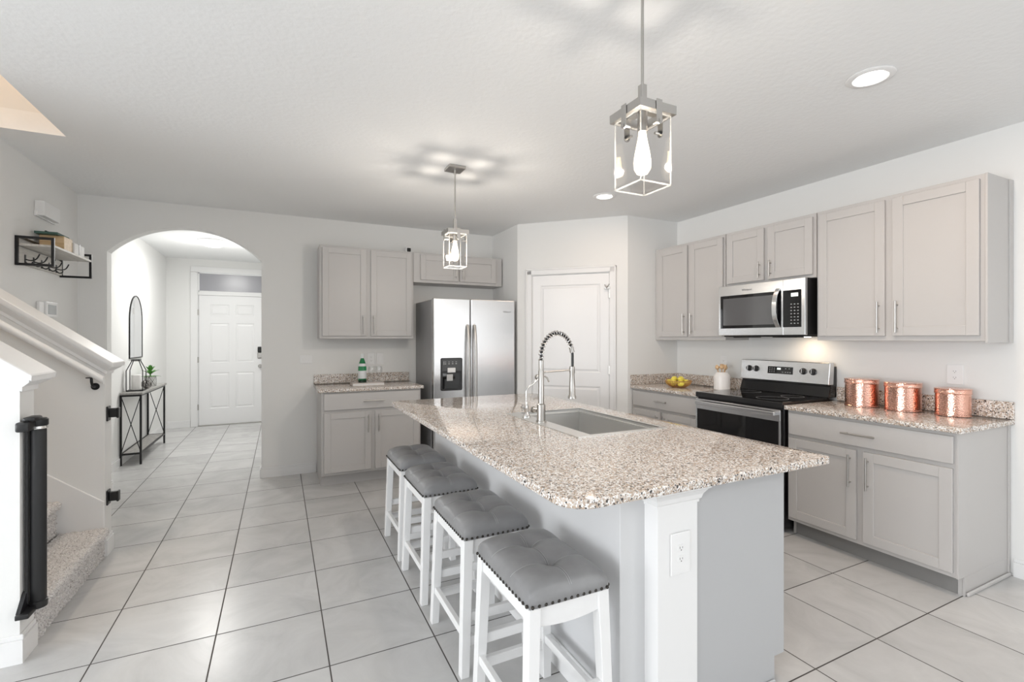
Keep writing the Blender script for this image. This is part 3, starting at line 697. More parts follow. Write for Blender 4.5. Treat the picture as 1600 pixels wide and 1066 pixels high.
# small side faucet
wx, wy = 1.318, 2.50
wf = thing('filter_faucet', (wx, wy, fz), 'small polished filtered-water faucet with curved spout left of the spring faucet', 'faucet')
b = nb(); lathe(b, (wx, wy, fz), [(.026, 0), (.026, .006), (.018, .02), (.012, .03), (.015, .045), (.019, .055), (.015, .066), (.010, .075), (.008, .09)], 20); obj('body', b, CHROME, wf, smooth=True)
b = nb(); sp_pts = [(wx, wy, fz + .08), (wx, wy, fz + .15), (wx + .012, wy, fz + .175), (wx + .055, wy, fz + .205), (wx + .09, wy, fz + .235), (wx + .118, wy, fz + .24), (wx + .14, wy, fz + .232), (wx + .155, wy, fz + .205)]
def smoothpts(P, n=6):
    P = [Vector(p) for p in P]; out = []
    for i in range(len(P) - 1):
        p0, p1, p2, p3 = P[max(i - 1, 0)], P[i], P[i + 1], P[min(i + 2, len(P) - 1)]
        for k in range(n):
            t = k / n; out.append(.5 * ((2 * p1) + (p2 - p0) * t + (2 * p0 - 5 * p1 + 4 * p2 - p3) * t * t + (3 * p1 - p0 - 3 * p2 + p3) * t ** 3))
    return out + [P[-1]]
tube(b, smoothpts(sp_pts), .0052, 10); obj('spout', b, CHROME, wf, smooth=True)
b = nb(); tube(b, [(wx - .005, wy, fz + .055), (wx - .028, wy - .01, fz + .06)], .006, 10)
for a in (0, PI / 2):
    d = Vector((0, math.cos(a), math.sin(a))) * .021; c0 = Vector((wx - .03, wy - .01, fz + .06)); tube(b, [c0 - d, c0 + d], [.006, .004][0], 8)
obj('cross_handle', b, CHROME, wf, smooth=True)

# ------------------------------------------------------------------ refrigerator
fr = thing('refrigerator', (1.84, 4.95, 0), 'stainless steel side-by-side refrigerator with dispenser in its left door', 'refrigerator')
RX0, RX1, RYF = 1.385, 2.298, 4.625
b = nb(); box(b, RX0, RX1, 4.705, 5.31, .03, 1.785, .004); obj('cabinet_body', b, FSIDE, fr)
b = nb(); box(b, RX0 + .02, RX1 - .02, 4.70, 4.78, 0, .04); obj('kick_grille', b, BLACKP, fr)
xm = 1.782
b = nb(); box(b, RX0 + .001, xm - .004, RYF, 4.698, .09, 1.797, .010, 3); ld = obj('door', b, STEEL, fr)
b = nb(); box(b, xm + .004, RX1 - .001, RYF, 4.698, .09, 1.797, .010, 3); rd = obj('door', b, STEEL, fr)
for x, d in ((xm - .038, ld), (xm + .038, rd)):
    b = nb(); pts = []
    for k in range(25):
        s_ = -1 + 2 * k / 24; pts.append((x, RYF - .018 - .040 * (1 - abs(s_) ** 4), 1.02 + s_ * .50))
    tube(b, [(x, RYF + .002, .52)] + pts + [(x, RYF + .002, 1.52)], .0145, 12); obj('handle', b, NICK, d, smooth=True)
b = nb(); poly = rounded_rect(1.458, 1.690, .855, 1.188, .016, 4); vs = [b.verts.new((x, RYF - .004, z)) for x, z in poly]; vs2 = [b.verts.new((x, RYF + .001, z)) for x, z in poly]
b.faces.new(vs)
for k in range(len(vs)): b.faces.new([vs[k], vs[(k + 1) % len(vs)], vs2[(k + 1) % len(vs)], vs2[k]])
dp = obj('dispenser', b, BLACKP, ld)
b = nb(); box(b, 1.470, 1.678, RYF - .0065, RYF - .004, 1.055, 1.178, .002); obj('control_panel', b, mat('dark_grey_panel', (.06, .062, .066), .3), dp)
b = nb(); box(b, 1.478, 1.665, RYF - .0052, RYF - .004, .875, 1.04, .001); obj('recess', b, GLASSB, dp)
b = nb(); box(b, 1.527, 1.612, RYF - .02, RYF - .006, 1.04, 1.088, .004); obj('chute', b, WHITEP, dp)
b = nb(); box(b, 1.52, 1.585, RYF - .016, RYF - .005, .955, 1.022, .004); obj('paddle', b, mat('light_grey_plastic', (.5, .5, .5), .4), dp)
b = nb()
for k in range(4): box(b, 1.50 + k * .038, 1.516 + k * .038, RYF - .0072, RYF - .0064, 1.125, 1.133); box(b, 1.50 + k * .038, 1.516 + k * .038, RYF - .0072, RYF - .0064, 1.145, 1.150)
box(b, 1.488, 1.494, RYF - .0072, RYF - .0064, 1.118, 1.155); obj('button_print', b, BUTTON, dp)
text_part('lettering', 'Whirlpool', .022, Fr((2.20, RYF, 1.672), (1, 0, 0), (0, 0, 1), (0, -1, 0)), LOGO, rd)

# ------------------------------------------------------------------ range
rg = thing('range', (3.52, 2.565, 0), 'freestanding stainless steel electric range with black glass top and oven door', 'stove')
Y0, Y1, XF = 2.178, 2.950, 3.215
b = nb(); box(b, XF, 3.835, Y0, Y1, .03, .912, .003); obj('body', b, BLACKP, rg)
b = nb(); box(b, XF - .022, 3.74, Y0 - .003, Y1 + .003, .913, .934, .004, 2); ct = obj('cooktop', b, GLASSB, rg)
b = nb(); box(b, XF - .026, XF - .02, Y0 - .003, Y1 + .003, .893, .930, .002); obj('front_lip', b, BLACKP, ct)
for cx_, cy_, r_ in [(3.36, 2.37, .11), (3.36, 2.76, .08), (3.60, 2.37, .08), (3.60, 2.76, .10)]:
    b = nb(); lathe(b, (cx_, cy_, .9342), [(r_ - .002, 0), (r_, 0), (r_, .0003), (r_ - .002, .0003)], 40, closed=True); obj('burner_ring', b, BUTTON, ct)
FRG = Fr((XF, 0, 0), (0, 1, 0), (0, 0, 1), (-1, 0, 0))
b = nb(); fbox(b, FRG, Y0 + .006, Y1 - .006, .235, .872, .001, .028, .003); od = obj('oven_door', b, GLASSB, rg)
b = nb(); fbox(b, FRG, Y0 + .006, Y1 - .006, .795, .878, .028, .034, .002); fbox(b, FRG, Y0 + .006, Y0 + .02, .235, .795, .028, .033, .001); fbox(b, FRG, Y1 - .02, Y1 - .006, .235, .795, .028, .033, .001); obj('door_trim', b, STEEL, od)
b = nb(); fbox(b, FRG, Y0 + .03, Y1 - .03, .835, .866, .060, .074, .006, 2); fbox(b, FRG, Y0 + .03, Y0 + .06, .838, .863, .03, .064, .003); fbox(b, FRG, Y1 - .06, Y1 - .03, .838, .863, .03, .064, .003); obj('handle', b, STEEL, od)
b = nb(); fbox(b, FRG, Y0 + .006, Y1 - .006, .05, .225, .001, .028, .003); obj('storage_drawer', b, STEEL, rg)
# backguard: black foot, sloping stainless panel
b = nb(); hull_box(b, [(3.735, Y0, .934), (3.835, Y0, .934), (3.835, Y1, .934), (3.735, Y1, .934), (3.765, Y0, 1.02), (3.835, Y0, 1.02), (3.835, Y1, 1.02), (3.765, Y1, 1.02)], .003); hull_box(b, [(3.768, Y0 + .001, 1.02), (3.838, Y0 + .001, 1.02), (3.838, Y1 - .001, 1.02), (3.768, Y1 - .001, 1.02), (3.785, Y0 + .001, 1.17), (3.838, Y0 + .001, 1.17), (3.838, Y1 - .001, 1.17), (3.785, Y1 - .001, 1.17)]); obj('backguard_base', b, mat('glossy_black_enamel', (.01, .01, .011), .12), rg)
b = nb(); sl = .02
hull_box(b, [(3.738, Y0 - .001, 1.030), (3.80, Y0 - .001, 1.030), (3.80, Y1 + .001, 1.030), (3.738, Y1 + .001, 1.030), (3.758, Y0 - .001, 1.200), (3.81, Y0 - .001, 1.200), (3.81, Y1 + .001, 1.200), (3.758, Y1 + .001, 1.200)], .006, 3)
bg = obj('backguard', b, STEEL, rg)
up = Vector((.02, 0, .17)).normalized(); no = Vector((-up.z, 0, up.x))
FG = Fr((3.738, 0, 1.030), (0, 1, 0), up, no)
for y in (2.30, 2.378, 2.795, 2.862):
    b = nb(); c0 = FG.p(y, .095, 0); tube(b, [c0, c0 + no * .006, c0 + no * .008, c0 + no * .022], [.026, .026, .021, .019], 20); kn = obj('knob', b, BLACKP, bg, smooth=True)
    b = nb(); fbox(b, FG, y - .003, y + .003, .077, .113, .0222, .030, .001); obj('knob_grip', b, CHROME, kn)
b = nb(); fbox(b, FG, 2.465, 2.685, .062, .122, .0005, .003, .001); dsp = obj('display_panel', b, GLASSB, bg)
b = nb(); fbox(b, FG, 2.568, 2.600, .096, .112, .0032, .0038); obj('clock', b, LCD, dsp)
b = nb()
for k, (yy, zz) in enumerate([(2.48, .075), (2.50, .075), (2.52, .075), (2.545, .075), (2.62, .105), (2.64, .105), (2.66, .105), (2.62, .09), (2.64, .09), (2.66, .09), (2.62, .075), (2.64, .075), (2.66, .075), (2.49, .105), (2.52, .105)]): fbox(b, FG, yy, yy + .010, zz, zz + .005, .0032, .0037)
obj('button_print', b, BUTTON, dsp)

# ------------------------------------------------------------------ microwave
mw = thing('microwave', (3.65, 2.56, 1.41), 'stainless over-the-range microwave mounted under the short wall cabinet', 'microwave')
MX, MY0, MY1, MZ0, MZ1 = 3.45, 2.176, 2.938, 1.412, 1.836
b = nb(); box(b, MX + .03, 3.846, MY0 + .004, MY1 - .002, MZ0, MZ1, .002); obj('case', b, BLACKP, mw)
FM = Fr((MX + .03, 0, 0), (0, 1, 0), (0, 0, 1), (-1, 0, 0))
ys = 2.345
b = nb(); fbox(b, FM, ys + .001, MY1, MZ0, MZ1, .0, .03, .003); md = obj('door', b, STEEL, mw)
b = nb(); fbox(b, FM, ys + .015, MY1 - .022, MZ0 + .06, MZ1 - .085, .030, .0325, .002); obj('window', b, GLASSB, md)
b = nb(); fbox(b, FM, ys + .075, MY1 - .05, MZ0 + .085, MZ1 - .11, .0326, .0332); obj('window_mesh', b, mat('window_screen', (.10, .10, .105), .10, spec=1.0), md)
b = nb(); fbox(b, FM, MY0, ys, MZ0, MZ1, .0, .03, .003); mc = obj('control_side', b, STEEL, mw)
b = nb(); fbox(b, FM, MY0 + .028, ys - .001, MZ0 + .06, MZ1 - .085, .030, .0325, .002); mp_ = obj('keypad', b, GLASSB, mc)
b = nb(); fbox(b, FM, MY0 + .05, MY0 + .105, MZ1 - .135, MZ1 - .108, .0327, .0334); obj('clock', b, LCD, mp_)
b = nb()
for i in range(3):
    for j in range(7): fbox(b, FM, MY0 + .046 + i * .026, MY0 + .057 + i * .026, MZ0 + .085 + j * .024, MZ0 + .091 + j * .024, .0327, .0332)
obj('button_print', b, BUTTON, mp_)
b = nb(); pts = []
for k in range(21):
    s_ = -1 + 2 * k / 20; pts.append(FM.p(ys + .038 + .012 * (1 - s_ * s_), MZ0 + .225 - .015 + s_ * .150, .030 + .034 * (1 - abs(s_) ** 3)))
for i in range(20):
    p, q = pts[i], pts[i + 1]; w = Vector((0, .017, 0)); d_ = Vector((-.006, 0, 0))
    hull_box(b, [p - w, p + w, p + w + d_, p - w + d_, q - w, q + w, q + w + d_, q - w + d_])
obj('handle', b, STEEL, md)
text_part('lettering', 'Whirlpool', .022, Fr((MX, 2.66, MZ1 - .048), (0, -1, 0), (0, 0, 1), (-1, 0, 0)), LOGO, md)
b = nb(); box(b, MX + .03, 3.82, MY0 + .03, MY1 - .03, MZ0 - .012, MZ0 - .0005, .003); box(b, MX + .06, 3.6, MY0 + .1, MY0 + .3, MZ0 - .018, MZ0 - .012, .002); box(b, MX + .06, 3.6, MY1 - .3, MY1 - .1, MZ0 - .018, MZ0 - .012, .002); obj('vent_grille', b, BLACKP, mw)
b = nb(); box(b, 3.66, 3.72, 2.30, 2.38, MZ0 - .017, MZ0 - .012, .001); obj('task_light', b, LEDW, mw)
lamp('microwave_task_light', (3.70, 2.36, 1.385), .5, (1, .74, .46), typ='AREA', size=.10, rot=(0, R(-8), 0))

# ------------------------------------------------------------------ bar stools
def make_stool():
    t = thing('bar_stool', (0, 0, 0), '', 'bar stool', 'bar stools along the island')
    hx_, hy_ = .152, .214; z0 = .555
    bm = nb(); NX, NY = 44, 60; grid = {}
    tuf = [(0, -.078), (0, .078)]
    def top(u, v):
        x, y = u * hx_, v * hy_
        e = (1 - abs(u) ** 4.5) ** .55 * (1 - abs(v) ** 6) ** .55 if abs(u) < 1 and abs(v) < 1 else 0
        z = z0 + .036 + .042 * e * (1 - .16 * u * u) + .008 * v * v * e
        for tx, ty in tuf:
            r2 = ((x - tx) ** 2 + (y - ty) ** 2); z -= .020 * math.exp(-r2 / .00022) + .014 * math.exp(-r2 / .0022)
        z -= (.0035 * math.exp(-(x / .005) ** 2) + .005 * math.exp(-(x / .03) ** 2)) * e
        for tx, ty in tuf: z -= (.0035 * math.exp(-((y - ty) / .005) ** 2) + .004 * math.exp(-((y - ty) / .03) ** 2)) * e
        return z
    def rr(u, v):      # rounded plan outline
        k = 1 - .035 * (abs(u) ** 8) * (abs(v) ** 8); return u * hx_ * k, v * hy_ * k
    for i in range(NX + 1):
        for j in range(NY + 1):
            u = -1 + 2 * i / NX; v = -1 + 2 * j / NY; u = math.copysign(abs(u) ** .85, u); v = math.copysign(abs(v) ** .85, v)
            x, y = rr(u, v); grid[i, j] = bm.verts.new((x, y, top(u, v)))
    for i in range(NX):
        for j in range(NY): bm.faces.new([grid[i, j], grid[i + 1, j], grid[i + 1, j + 1], grid[i, j + 1]])
    rim = [grid[i, 0] for i in range(NX)] + [grid[NX, j] for j in range(NY)] + [grid[i, NY] for i in range(NX, 0, -1)] + [grid[0, j] for j in range(NY, 0, -1)]
    prev = rim
    for s_, dz_ in [(1.014, .028), (1.018, .018), (1.012, .007), (1.0, 0)]:
        cur = [bm.verts.new((v.co.x * s_, v.co.y * s_, z0 + dz_)) for v in rim]
        for k in range(len(rim)): bm.faces.new([prev[k], prev[(k + 1) % len(rim)], cur[(k + 1) % len(rim)], cur[k]])
        prev = cur
    bm.faces.new(prev)
    seat = obj('seat', bm, LEATHER, t, smooth=True)
    for p in seat.data.polygons: p.use_smooth = True
    bm = nb()
    def line(f):
        pts = [Vector(f(k / 40)) for k in range(41)]; tube(bm, pts, .0007, 5)
    for dx_ in (-.0035, .0035): line(lambda s, d=dx_: (d, (-1 + 2 * s) * hy_ * .985, top(d / hx_, (-1 + 2 * s) * .985) + .0006))
    for ty in (-.078, .078):
        line(lambda s, y=ty: ((-1 + 2 * s) * hx_ * .985, y, top((-1 + 2 * s) * .985, y / hy_) + .0006))
    obj('stitching', bm, THREAD, seat, smooth=True)
    nail_me = None
    pts = []
    for k in range(13): pts += [(-hx_ + 2 * hx_ * (k + .5) / 13, -hy_ - .002, 1), (-hx_ + 2 * hx_ * (k + .5) / 13, hy_ + .002, 1)]
    for k in range(18): pts += [(-hx_ - .002, -hy_ + 2 * hy_ * (k + .5) / 18, 0), (hx_ + .002, -hy_ + 2 * hy_ * (k + .5) / 18, 0)]
    for x, y, ax in pts:
        if nail_me is None:
            bm = nb(); bmesh.ops.create_uvsphere(bm, u_segments=8, v_segments=6, radius=.0058)
            o = obj('nail', bm, mat('dark_nailhead', (.06, .055, .05), .25, .9), seat, loc=(0, 0, 0), smooth=True); nail_me = o.data
        else:
            o = bpy.data.objects.new('nail', nail_me); COL.objects.link(o); o.parent = seat
        o.location = (x, y, z0 + .008)
    # legs, splayed a little
    for sx in (-1, 1):
        for sy in (-1, 1):
            bm = nb(); a = .021
            tx, ty = sx * (hx_ - a - .002), sy * (hy_ - a - .002); bx, by = tx + sx * .020, ty + sy * .016; c = a - .003
            hull_box(bm, [(bx - c, by - c, 0), (bx + c, by - c, 0), (bx + c, by + c, 0), (bx - c, by + c, 0), (tx - a, ty - a, z0 - .001), (tx + a, ty - a, z0 - .001), (tx + a, ty + a, z0 - .001), (tx - a, ty + a, z0 - .001)], .002)
            obj('leg', bm, STW, t)
    # aprons: the lower edge bows down in the middle
    def apron(axis, s):
        bm = nb(); Lh = (hx_ if axis == 'x' else hy_) - .040; o_ = (hy_ if axis == 'x' else hx_) - .010; N = 12; A = []
        for k in range(N + 1):
            q = -Lh + 2 * Lh * k / N; zb = (.492 - .010 * (1 - (q / Lh) ** 2)) if axis == 'x' else .503
            ring = []
            for w, z in [(o_, zb), (o_ - .018, zb), (o_ - .018, z0 - .002), (o_, z0 - .002)]:
                ring.append(bm.verts.new((q, s * w, z) if axis == 'x' else (s * w, q, z)))
            A.append(ring)
        for P_, Q_ in zip(A, A[1:]):
            for k in range(4): bm.faces.new([P_[k], P_[(k + 1) % 4], Q_[(k + 1) % 4], Q_[k]])
        bm.faces.new(A[0]); bm.faces.new(A[-1][::-1]); obj('apron', bm, STW, t)
    for s in (-1, 1): apron('x', s); apron('y', s)
    def spl(z): return (1 - z / z0)
    for s in (-1, 1):
        for z in (.139, .236):
            bm = nb(); y = s * (hy_ - .023 + .016 * spl(z)); w = hx_ - .040 + .020 * spl(z); box(bm, -w, w, y - .011, y + .011, z - .019, z + .019, .002); obj('stretcher', bm, STW, t)
        bm = nb(); z = .165; x = s * (hx_ - .023 + .020 * spl(z)); w = hy_ - .041 + .016 * spl(z); box(bm, x - .011, x + .011, -w, w, z - .016, z + .016, .002); obj('stretcher', bm, STW, t)
    return t
def copy_tree(o, parent=None):
    c = o.copy(); COL.objects.link(c); c.parent = parent
    for ch in list(o.children): copy_tree(ch, c)
    return c
proto = make_stool()
for k, (x, y, rz, lab) in enumerate([(.834, 1.490, 0, 'grey tufted white-legged bar stool nearest the white island pilaster, in front'),
                                     (.828, 2.045, 0, 'grey tufted white-legged bar stool, second back from the island pilaster'),
                                     (.824, 2.635, 0, 'grey tufted white-legged bar stool, third back from the island pilaster'),
                                     (.828, 3.178, 0, 'grey tufted white-legged bar stool farthest back, nearest the fridge and base cabinet')]):
    o = proto if k == 0 else copy_tree(proto)
    o.location = (x, y, 0); o.rotation_euler.z = rz; o['label'] = lab

# ------------------------------------------------------------------ pendants and ceiling lights
def pendant(x, y, label):
    t = thing('pendant_lamp', (x, y, HC), label, 'pendant lamp', 'glass box pendants over the island'); h = .067
    b = nb(); box(b, x - .062, x + .062, y - .062, y + .062, HC - .022, HC - .0005, .003); obj('canopy', b, NICK, t)
    b = nb(); tube(b, [(x, y, HC - .022), (x, y, 2.26)], .0052, 10); tube(b, [(x, y, HC - .05), (x, y, HC - .022)], .009, 10); obj('rod', b, NICK, t, smooth=True)
    b = nb(); box(b, x - .011, x + .011, y - .011, y + .011, 2.175, 2.262, .001); obj('stem_sleeve', b, NICK, t)
    # square frame with four clips
    b = nb(); poly_prism(b, [(x - h - .012, y - h - .012), (x + h + .012, y - h - .012), (x + h + .012, y + h + .012), (x - h - .012, y + h + .012)], 2.143, 2.172, [(x - h + .006, y - h + .006), (x + h - .006, y - h + .006), (x + h - .006, y + h - .006), (x - h + .006, y + h - .006)])
    box(b, x - .013, x + .013, y - h, y + h, 2.168, 2.176); box(b, x - h, x + h, y - .013, y + .013, 2.168, 2.176)
    fo = obj('frame', b, NICK, t)
    for dx_, dy_ in ((-1, 0), (1, 0), (0, -1), (0, 1)):
        b = nb(); o_ = h + .013; ux, uy = abs(dy_), abs(dx_)
        cx_, cy_ = x + dx_ * o_, y + dy_ * o_; w = .0125
        P = lambda a, n_, z: (cx_ + ux * a + dx_ * n_, cy_ + uy * a + dy_ * n_, z)
        hull_box(b, [P(-w, 0, 2.105), P(w, 0, 2.105), P(w, .003, 2.105), P(-w, .003, 2.105), P(-w, 0, 2.178), P(w, 0, 2.178), P(w, .003, 2.178), P(-w, .003, 2.178)], .0008)
        tube(b, [(cx_, cy_, 2.108), (cx_ + dx_ * .004, cy_ + dy_ * .004, 2.108)], .0125, 14)
        tube(b, [(cx_ - dx_ * .024, cy_ - dy_ * .024, 2.108), (cx_ + dx_ * .008, cy_ + dy_ * .008, 2.108)], .005, 10); obj('clip', b, NICK, fo)
    # glass box, open above: four panes and a floor, with bright polished edges
    g = h; w = .0045; zb, zt = 1.905, 2.141;
    b = nb()
    for dx_, dy_ in ((-1, 0), (1, 0), (0, -1), (0, 1)):
        if dx_: q_ = [(x + dx_ * g, y - g, zb), (x + dx_ * g, y + g, zb), (x + dx_ * g, y + g, zt), (x + dx_ * g, y - g, zt)]
        else: q_ = [(x - g, y + dy_ * g, zb), (x + g, y + dy_ * g, zb), (x + g, y + dy_ * g, zt), (x - g, y + dy_ * g, zt)]
        b.faces.new([b.verts.new(p) for p in q_])
        q2 = [Vector(p) - Vector((dx_ * w, dy_ * w, 0)) for p in q_]; b.faces.new([b.verts.new(p) for p in q2])
    b.faces.new([b.verts.new(p) for p in [(x - g, y - g, zb), (x + g, y - g, zb), (x + g, y + g, zb), (x - g, y + g, zb)]]); b.faces.new([b.verts.new(p) for p in [(x - g, y - g, zb + .008), (x + g, y - g, zb + .008), (x + g, y + g, zb + .008), (x - g, y + g, zb + .008)]])
    shade = obj('glass_shade', b, PANE, t)
    b = nb(); e_ = .0032
    for sx in (-1, 1):
        for sy in (-1, 1):
            cx_, cy_ = x + sx * (g - e_ / 2), y + sy * (g - e_ / 2); box(b, cx_ - e_ / 2, cx_ + e_ / 2, cy_ - e_ / 2, cy_ + e_ / 2, zb, zt)
    for s_ in (-1, 1):
        for z_ in (zb, zt - .003):
            box(b, x - g, x + g, y + s_ * (g - e_ / 2) - e_ / 2, y + s_ * (g - e_ / 2) + e_ / 2, z_, z_ + .004); box(b, x + s_ * (g - e_ / 2) - e_ / 2, x + s_ * (g - e_ / 2) + e_ / 2, y - g, y + g, z_, z_ + .004)
    obj('glass_edges', b, PANEEDGE, shade)
    b = nb(); tube(b, [(x, y, 2.168), (x, y, 2.10)], .017, 16); sk_ = obj('socket', b, NICK, t, smooth=True)
    b = nb(); lathe(b, (x, y, 0), [(.013, 2.10), (.014, 2.085), (.019, 2.06), (.026, 2.025), (.030, 1.995), (.028, 1.972), (.018, 1.956), (.0, 1.951)], 20); obj('bulb', b, BULBGLASS, sk_, smooth=True)
    b = nb()
    for k in range(6):
        a = 2 * PI * k / 6; tube(b, [(x + .004 * math.cos(a), y + .004 * math.sin(a), 2.055), (x + .012 * math.cos(a), y + .012 * math.sin(a), 1.985)], .0022, 6)
    obj('filament', b, FILAMENT, sk_)
    lamp('pendant_bulb_light', (x, y, 2.0), 9 if y < 2 else 17, (1, .91, .80), .016 if y < 2 else .028)
pendant(1.125, 1.275, 'clear glass box pendant lamp hanging nearest the camera over the island')
pendant(1.15, 3.30, 'clear glass box pendant lamp farther back, in front of the fridge cabinets')
def can(x, y, label):
    t = thing('recessed_light', (x, y, HC), label, 'ceiling light', 'recessed ceiling lights')
    b = nb(); lathe(b, (x, y, HC), [(.098, -.0005), (.100, -.004), (.094, -.009), (.072, -.010), (.066, -.004), (.066, -.0005)], 40); obj('trim_ring', b, TRIM, t, smooth=True)
    b = nb(); lathe(b, (x, y, HC), [(.0, -.006), (.065, -.0062)], 40); obj('lens', b, LEDW, t)
    lamp('recessed_lamp', (x, y, HC - .02), 3 if y > 2 else 8.5, (1, .74, .54), typ='AREA', size=.13)
can(2.535, 1.285, 'round recessed ceiling light nearest the camera, at upper right')
can(2.56, 3.385, 'small-looking round recessed ceiling light in front of the pantry wall')
for lx_, ly_ in ((-2.6, -1.0), (.9, -1.6), (2.6, -1.6), (-.6, -3.2)): lamp('living_ceiling_fill', (lx_, ly_, HC - .02), 9, (1, .99, .97), typ='AREA', size=.13)  # unseen ceiling lamps added as fill behind the camera
lamp('upstairs_lamp', (-1.9, 3.3, 4.9), 30, (1, .86, .70), typ='AREA', size=.4)
t = thing('hall_ceiling_light', (-.77, 7.13, HC), 'round white flush ceiling light in the hall beyond the arch', 'ceiling light')
b = nb(); lathe(b, (-.77, 7.13, HC), [(.165, -.0005), (.165, -.016), (.150, -.026), (.14, -.028)], 40); obj('base_plate', b, WHITEP, t, smooth=True)
b = nb(); lathe(b, (-.77, 7.13, HC), [(.135, -.028), (.125, -.050), (.095, -.070), (.05, -.080), (0, -.083)], 36); obj('diffuser', b, HALLG, t, smooth=True)
lamp('hall_lamp', (-.77, 7.13, HC - .10), 19, (1, .99, .96), typ='AREA', size=.28)
lamp('hall_lamp_glow', (-.77, 7.13, 2.4), 11, (1, .99, .96), .25)

# ------------------------------------------------------------------ things on the counters
def canister(x, y, r, hgt, label):
    t = thing('canister', (x, y, .9145), label, 'canister', 'hammered copper canisters')
    b = nb(); lathe(b, (x, y, .9145), [(r - .004, 0), (r + .001, .002), (r + .001, .006), (r - .002, .009), (r - .002, hgt - .030)], 64); obj('body', b, COPPER, t, smooth=True)
    b = nb(); lathe(b, (x, y, .9145), [(r + .001, hgt - .031), (r + .003, hgt - .028), (r + .001, hgt - .025), (r + .001, hgt - .006), (r + .003, hgt - .004), (r + .001, hgt), (r - .01, hgt + .002), (0, hgt + .003)], 64); obj('lid', b, COPPER, t, smooth=True)
canister(3.668, 1.915, .099, .190, 'hammered copper canister next to the range, leftmost of three')
canister(3.690, 1.680, .098, .183, 'hammered copper canister standing in the middle of the three')
canister(3.715, 1.430, .086, .166, 'smallest hammered copper canister, rightmost, below the outlet')
# crock with wooden utensils
cx_, cy_ = 3.655, 3.075
t = thing('utensil_crock', (cx_, cy_, .9145), 'white ceramic crock holding wooden utensils, left of the range', 'utensil crock')
b = nb(); lathe(b, (cx_, cy_, .9145), [(.066, 0), (.071, .004), (.071, .12), (.066, .14), (.052, .158), (.050, .164), (.046, .164), (.046, .155), (.060, .135), (.064, .12), (.064, .01), (0, .008)], 40); obj('body', b, CERAM, t, smooth=True)
for k, (dx_, dy_, hh, w, nm, lab) in enumerate([(-.02, .022, .228, .019, 'wooden_spoon', 'wooden spoon leaning left in the white crock'), (.01, .010, .236, .020, 'wooden_spatula', 'tall flat wooden spatula in the middle of the white crock'), (-.01, -.006, .232, .021, 'wooden_spoon', 'wooden spoon with round bowl in the white crock'), (.0, -.022, .232, .020, 'wooden_spatula', 'wooden spatula leaning right in the white crock'), (.02, -.012, .225, .018, 'wooden_spoon', 'short wooden spoon at the back of the white crock')]):
    b = nb(); p0 = Vector((cx_ + dx_ * .2, cy_ + dy_ * .2, .935)); p1 = Vector((cx_ + dx_ * 1.2, cy_ + dy_ * 1.2, .9145 + hh * .80)); p2 = Vector((cx_ + dx_ * 1.5, cy_ + dy_ * 1.5, .9145 + hh))
    tube(b, [p0, p1], .0048, 8)
    d_ = (p2 - p1).normalized(); sd = Vector((0, 1, 0))
    if 'spoon' in nm:
        n_ = 8; tube(b, [p1.lerp(p2, i / n_) for i in range(n_ + 1)], [.005 + (w - .005) * math.sin(PI * (i / n_) * .98) for i in range(n_ + 1)], 12)
    else: hull_box(b, [p1 - sd * .006 - Vector((.003, 0, 0)), p1 + sd * .006 - Vector((.003, 0, 0)), p1 + sd * .006 + Vector((.003, 0, 0)), p1 - sd * .006 + Vector((.003, 0, 0)), p2 - sd * w - Vector((.003, 0, 0)), p2 + sd * w - Vector((.003, 0, 0)), p2 + sd * w + Vector((.003, 0, 0)), p2 - sd * w + Vector((.003, 0, 0))], .001)
    tag(obj(nm, b, SPOONW, loc=p0, smooth=True), lab, 'utensil', 'wooden utensils in the white crock')
# wire basket with lemons
bx, by = 3.465, 3.42
t = thing('wire_basket', (bx, by, .9145), 'gold wire basket of lemons on the corner countertop', 'basket')
b = nb(); prof = [(.060, .0045), (.085, .014), (.110, .036), (.122, .066)]
for r_, z in ((.060, .0045), (.122, .066), (.114, .045)):
    tube(b, [(bx + r_ * math.cos(a), by + r_ * math.sin(a), .9145 + z) for a in [2 * PI * k / 40 for k in range(40)]], .0032 if z != .045 else .002, 6, closed=True)
obj('rim', b, GOLDW, t, smooth=True)
b = nb()
for k in range(44):
    a = 2 * PI * k / 44; a2 = a + .18; tube(b, [(bx + r_ * math.cos(a + (a2 - a) * q_), by + r_ * math.sin(a + (a2 - a) * q_), .9145 + z) for q_, (r_, z) in zip((0, .33, .66, 1), prof)], .0030, 5)
lathe(b, (bx, by, .9145), [(0, .001), (.060, .001), (.060, .003), (0, .003)], 24); obj('wires', b, GOLDW, t, smooth=True)
for s in (-1, 1):
    b = nb(); tube(b, [(bx - .02, by + s * .120, .9815), (bx - .02, by + s * .142, .990), (bx + .02, by + s * .142, .990), (bx + .02, by + s * .120, .9815)], .003, 6); obj('handle', b, GOLDW, t, smooth=True)
lem_me = None
LP = [(-.066, .052, .058, .3, 'lemon at the left front of the wire basket'), (-.078, -.012, .058, 1.5, 'lemon at the front middle of the wire basket'), (-.050, -.076, .056, 2.2, 'lemon at the right front of the wire basket'), (.025, .072, .060, .9, 'lemon at the left back of the wire basket'), (.040, -.062, .060, 1.9, 'lemon at the right back of the wire basket'), (.072, .006, .060, 1.6, 'lemon at the back middle of the wire basket'), (-.014, .037, .086, .2, 'lemon on top of the pile, toward the pantry wall'), (.002, -.030, .090, .5, 'lemon on top of the pile, toward the range')]
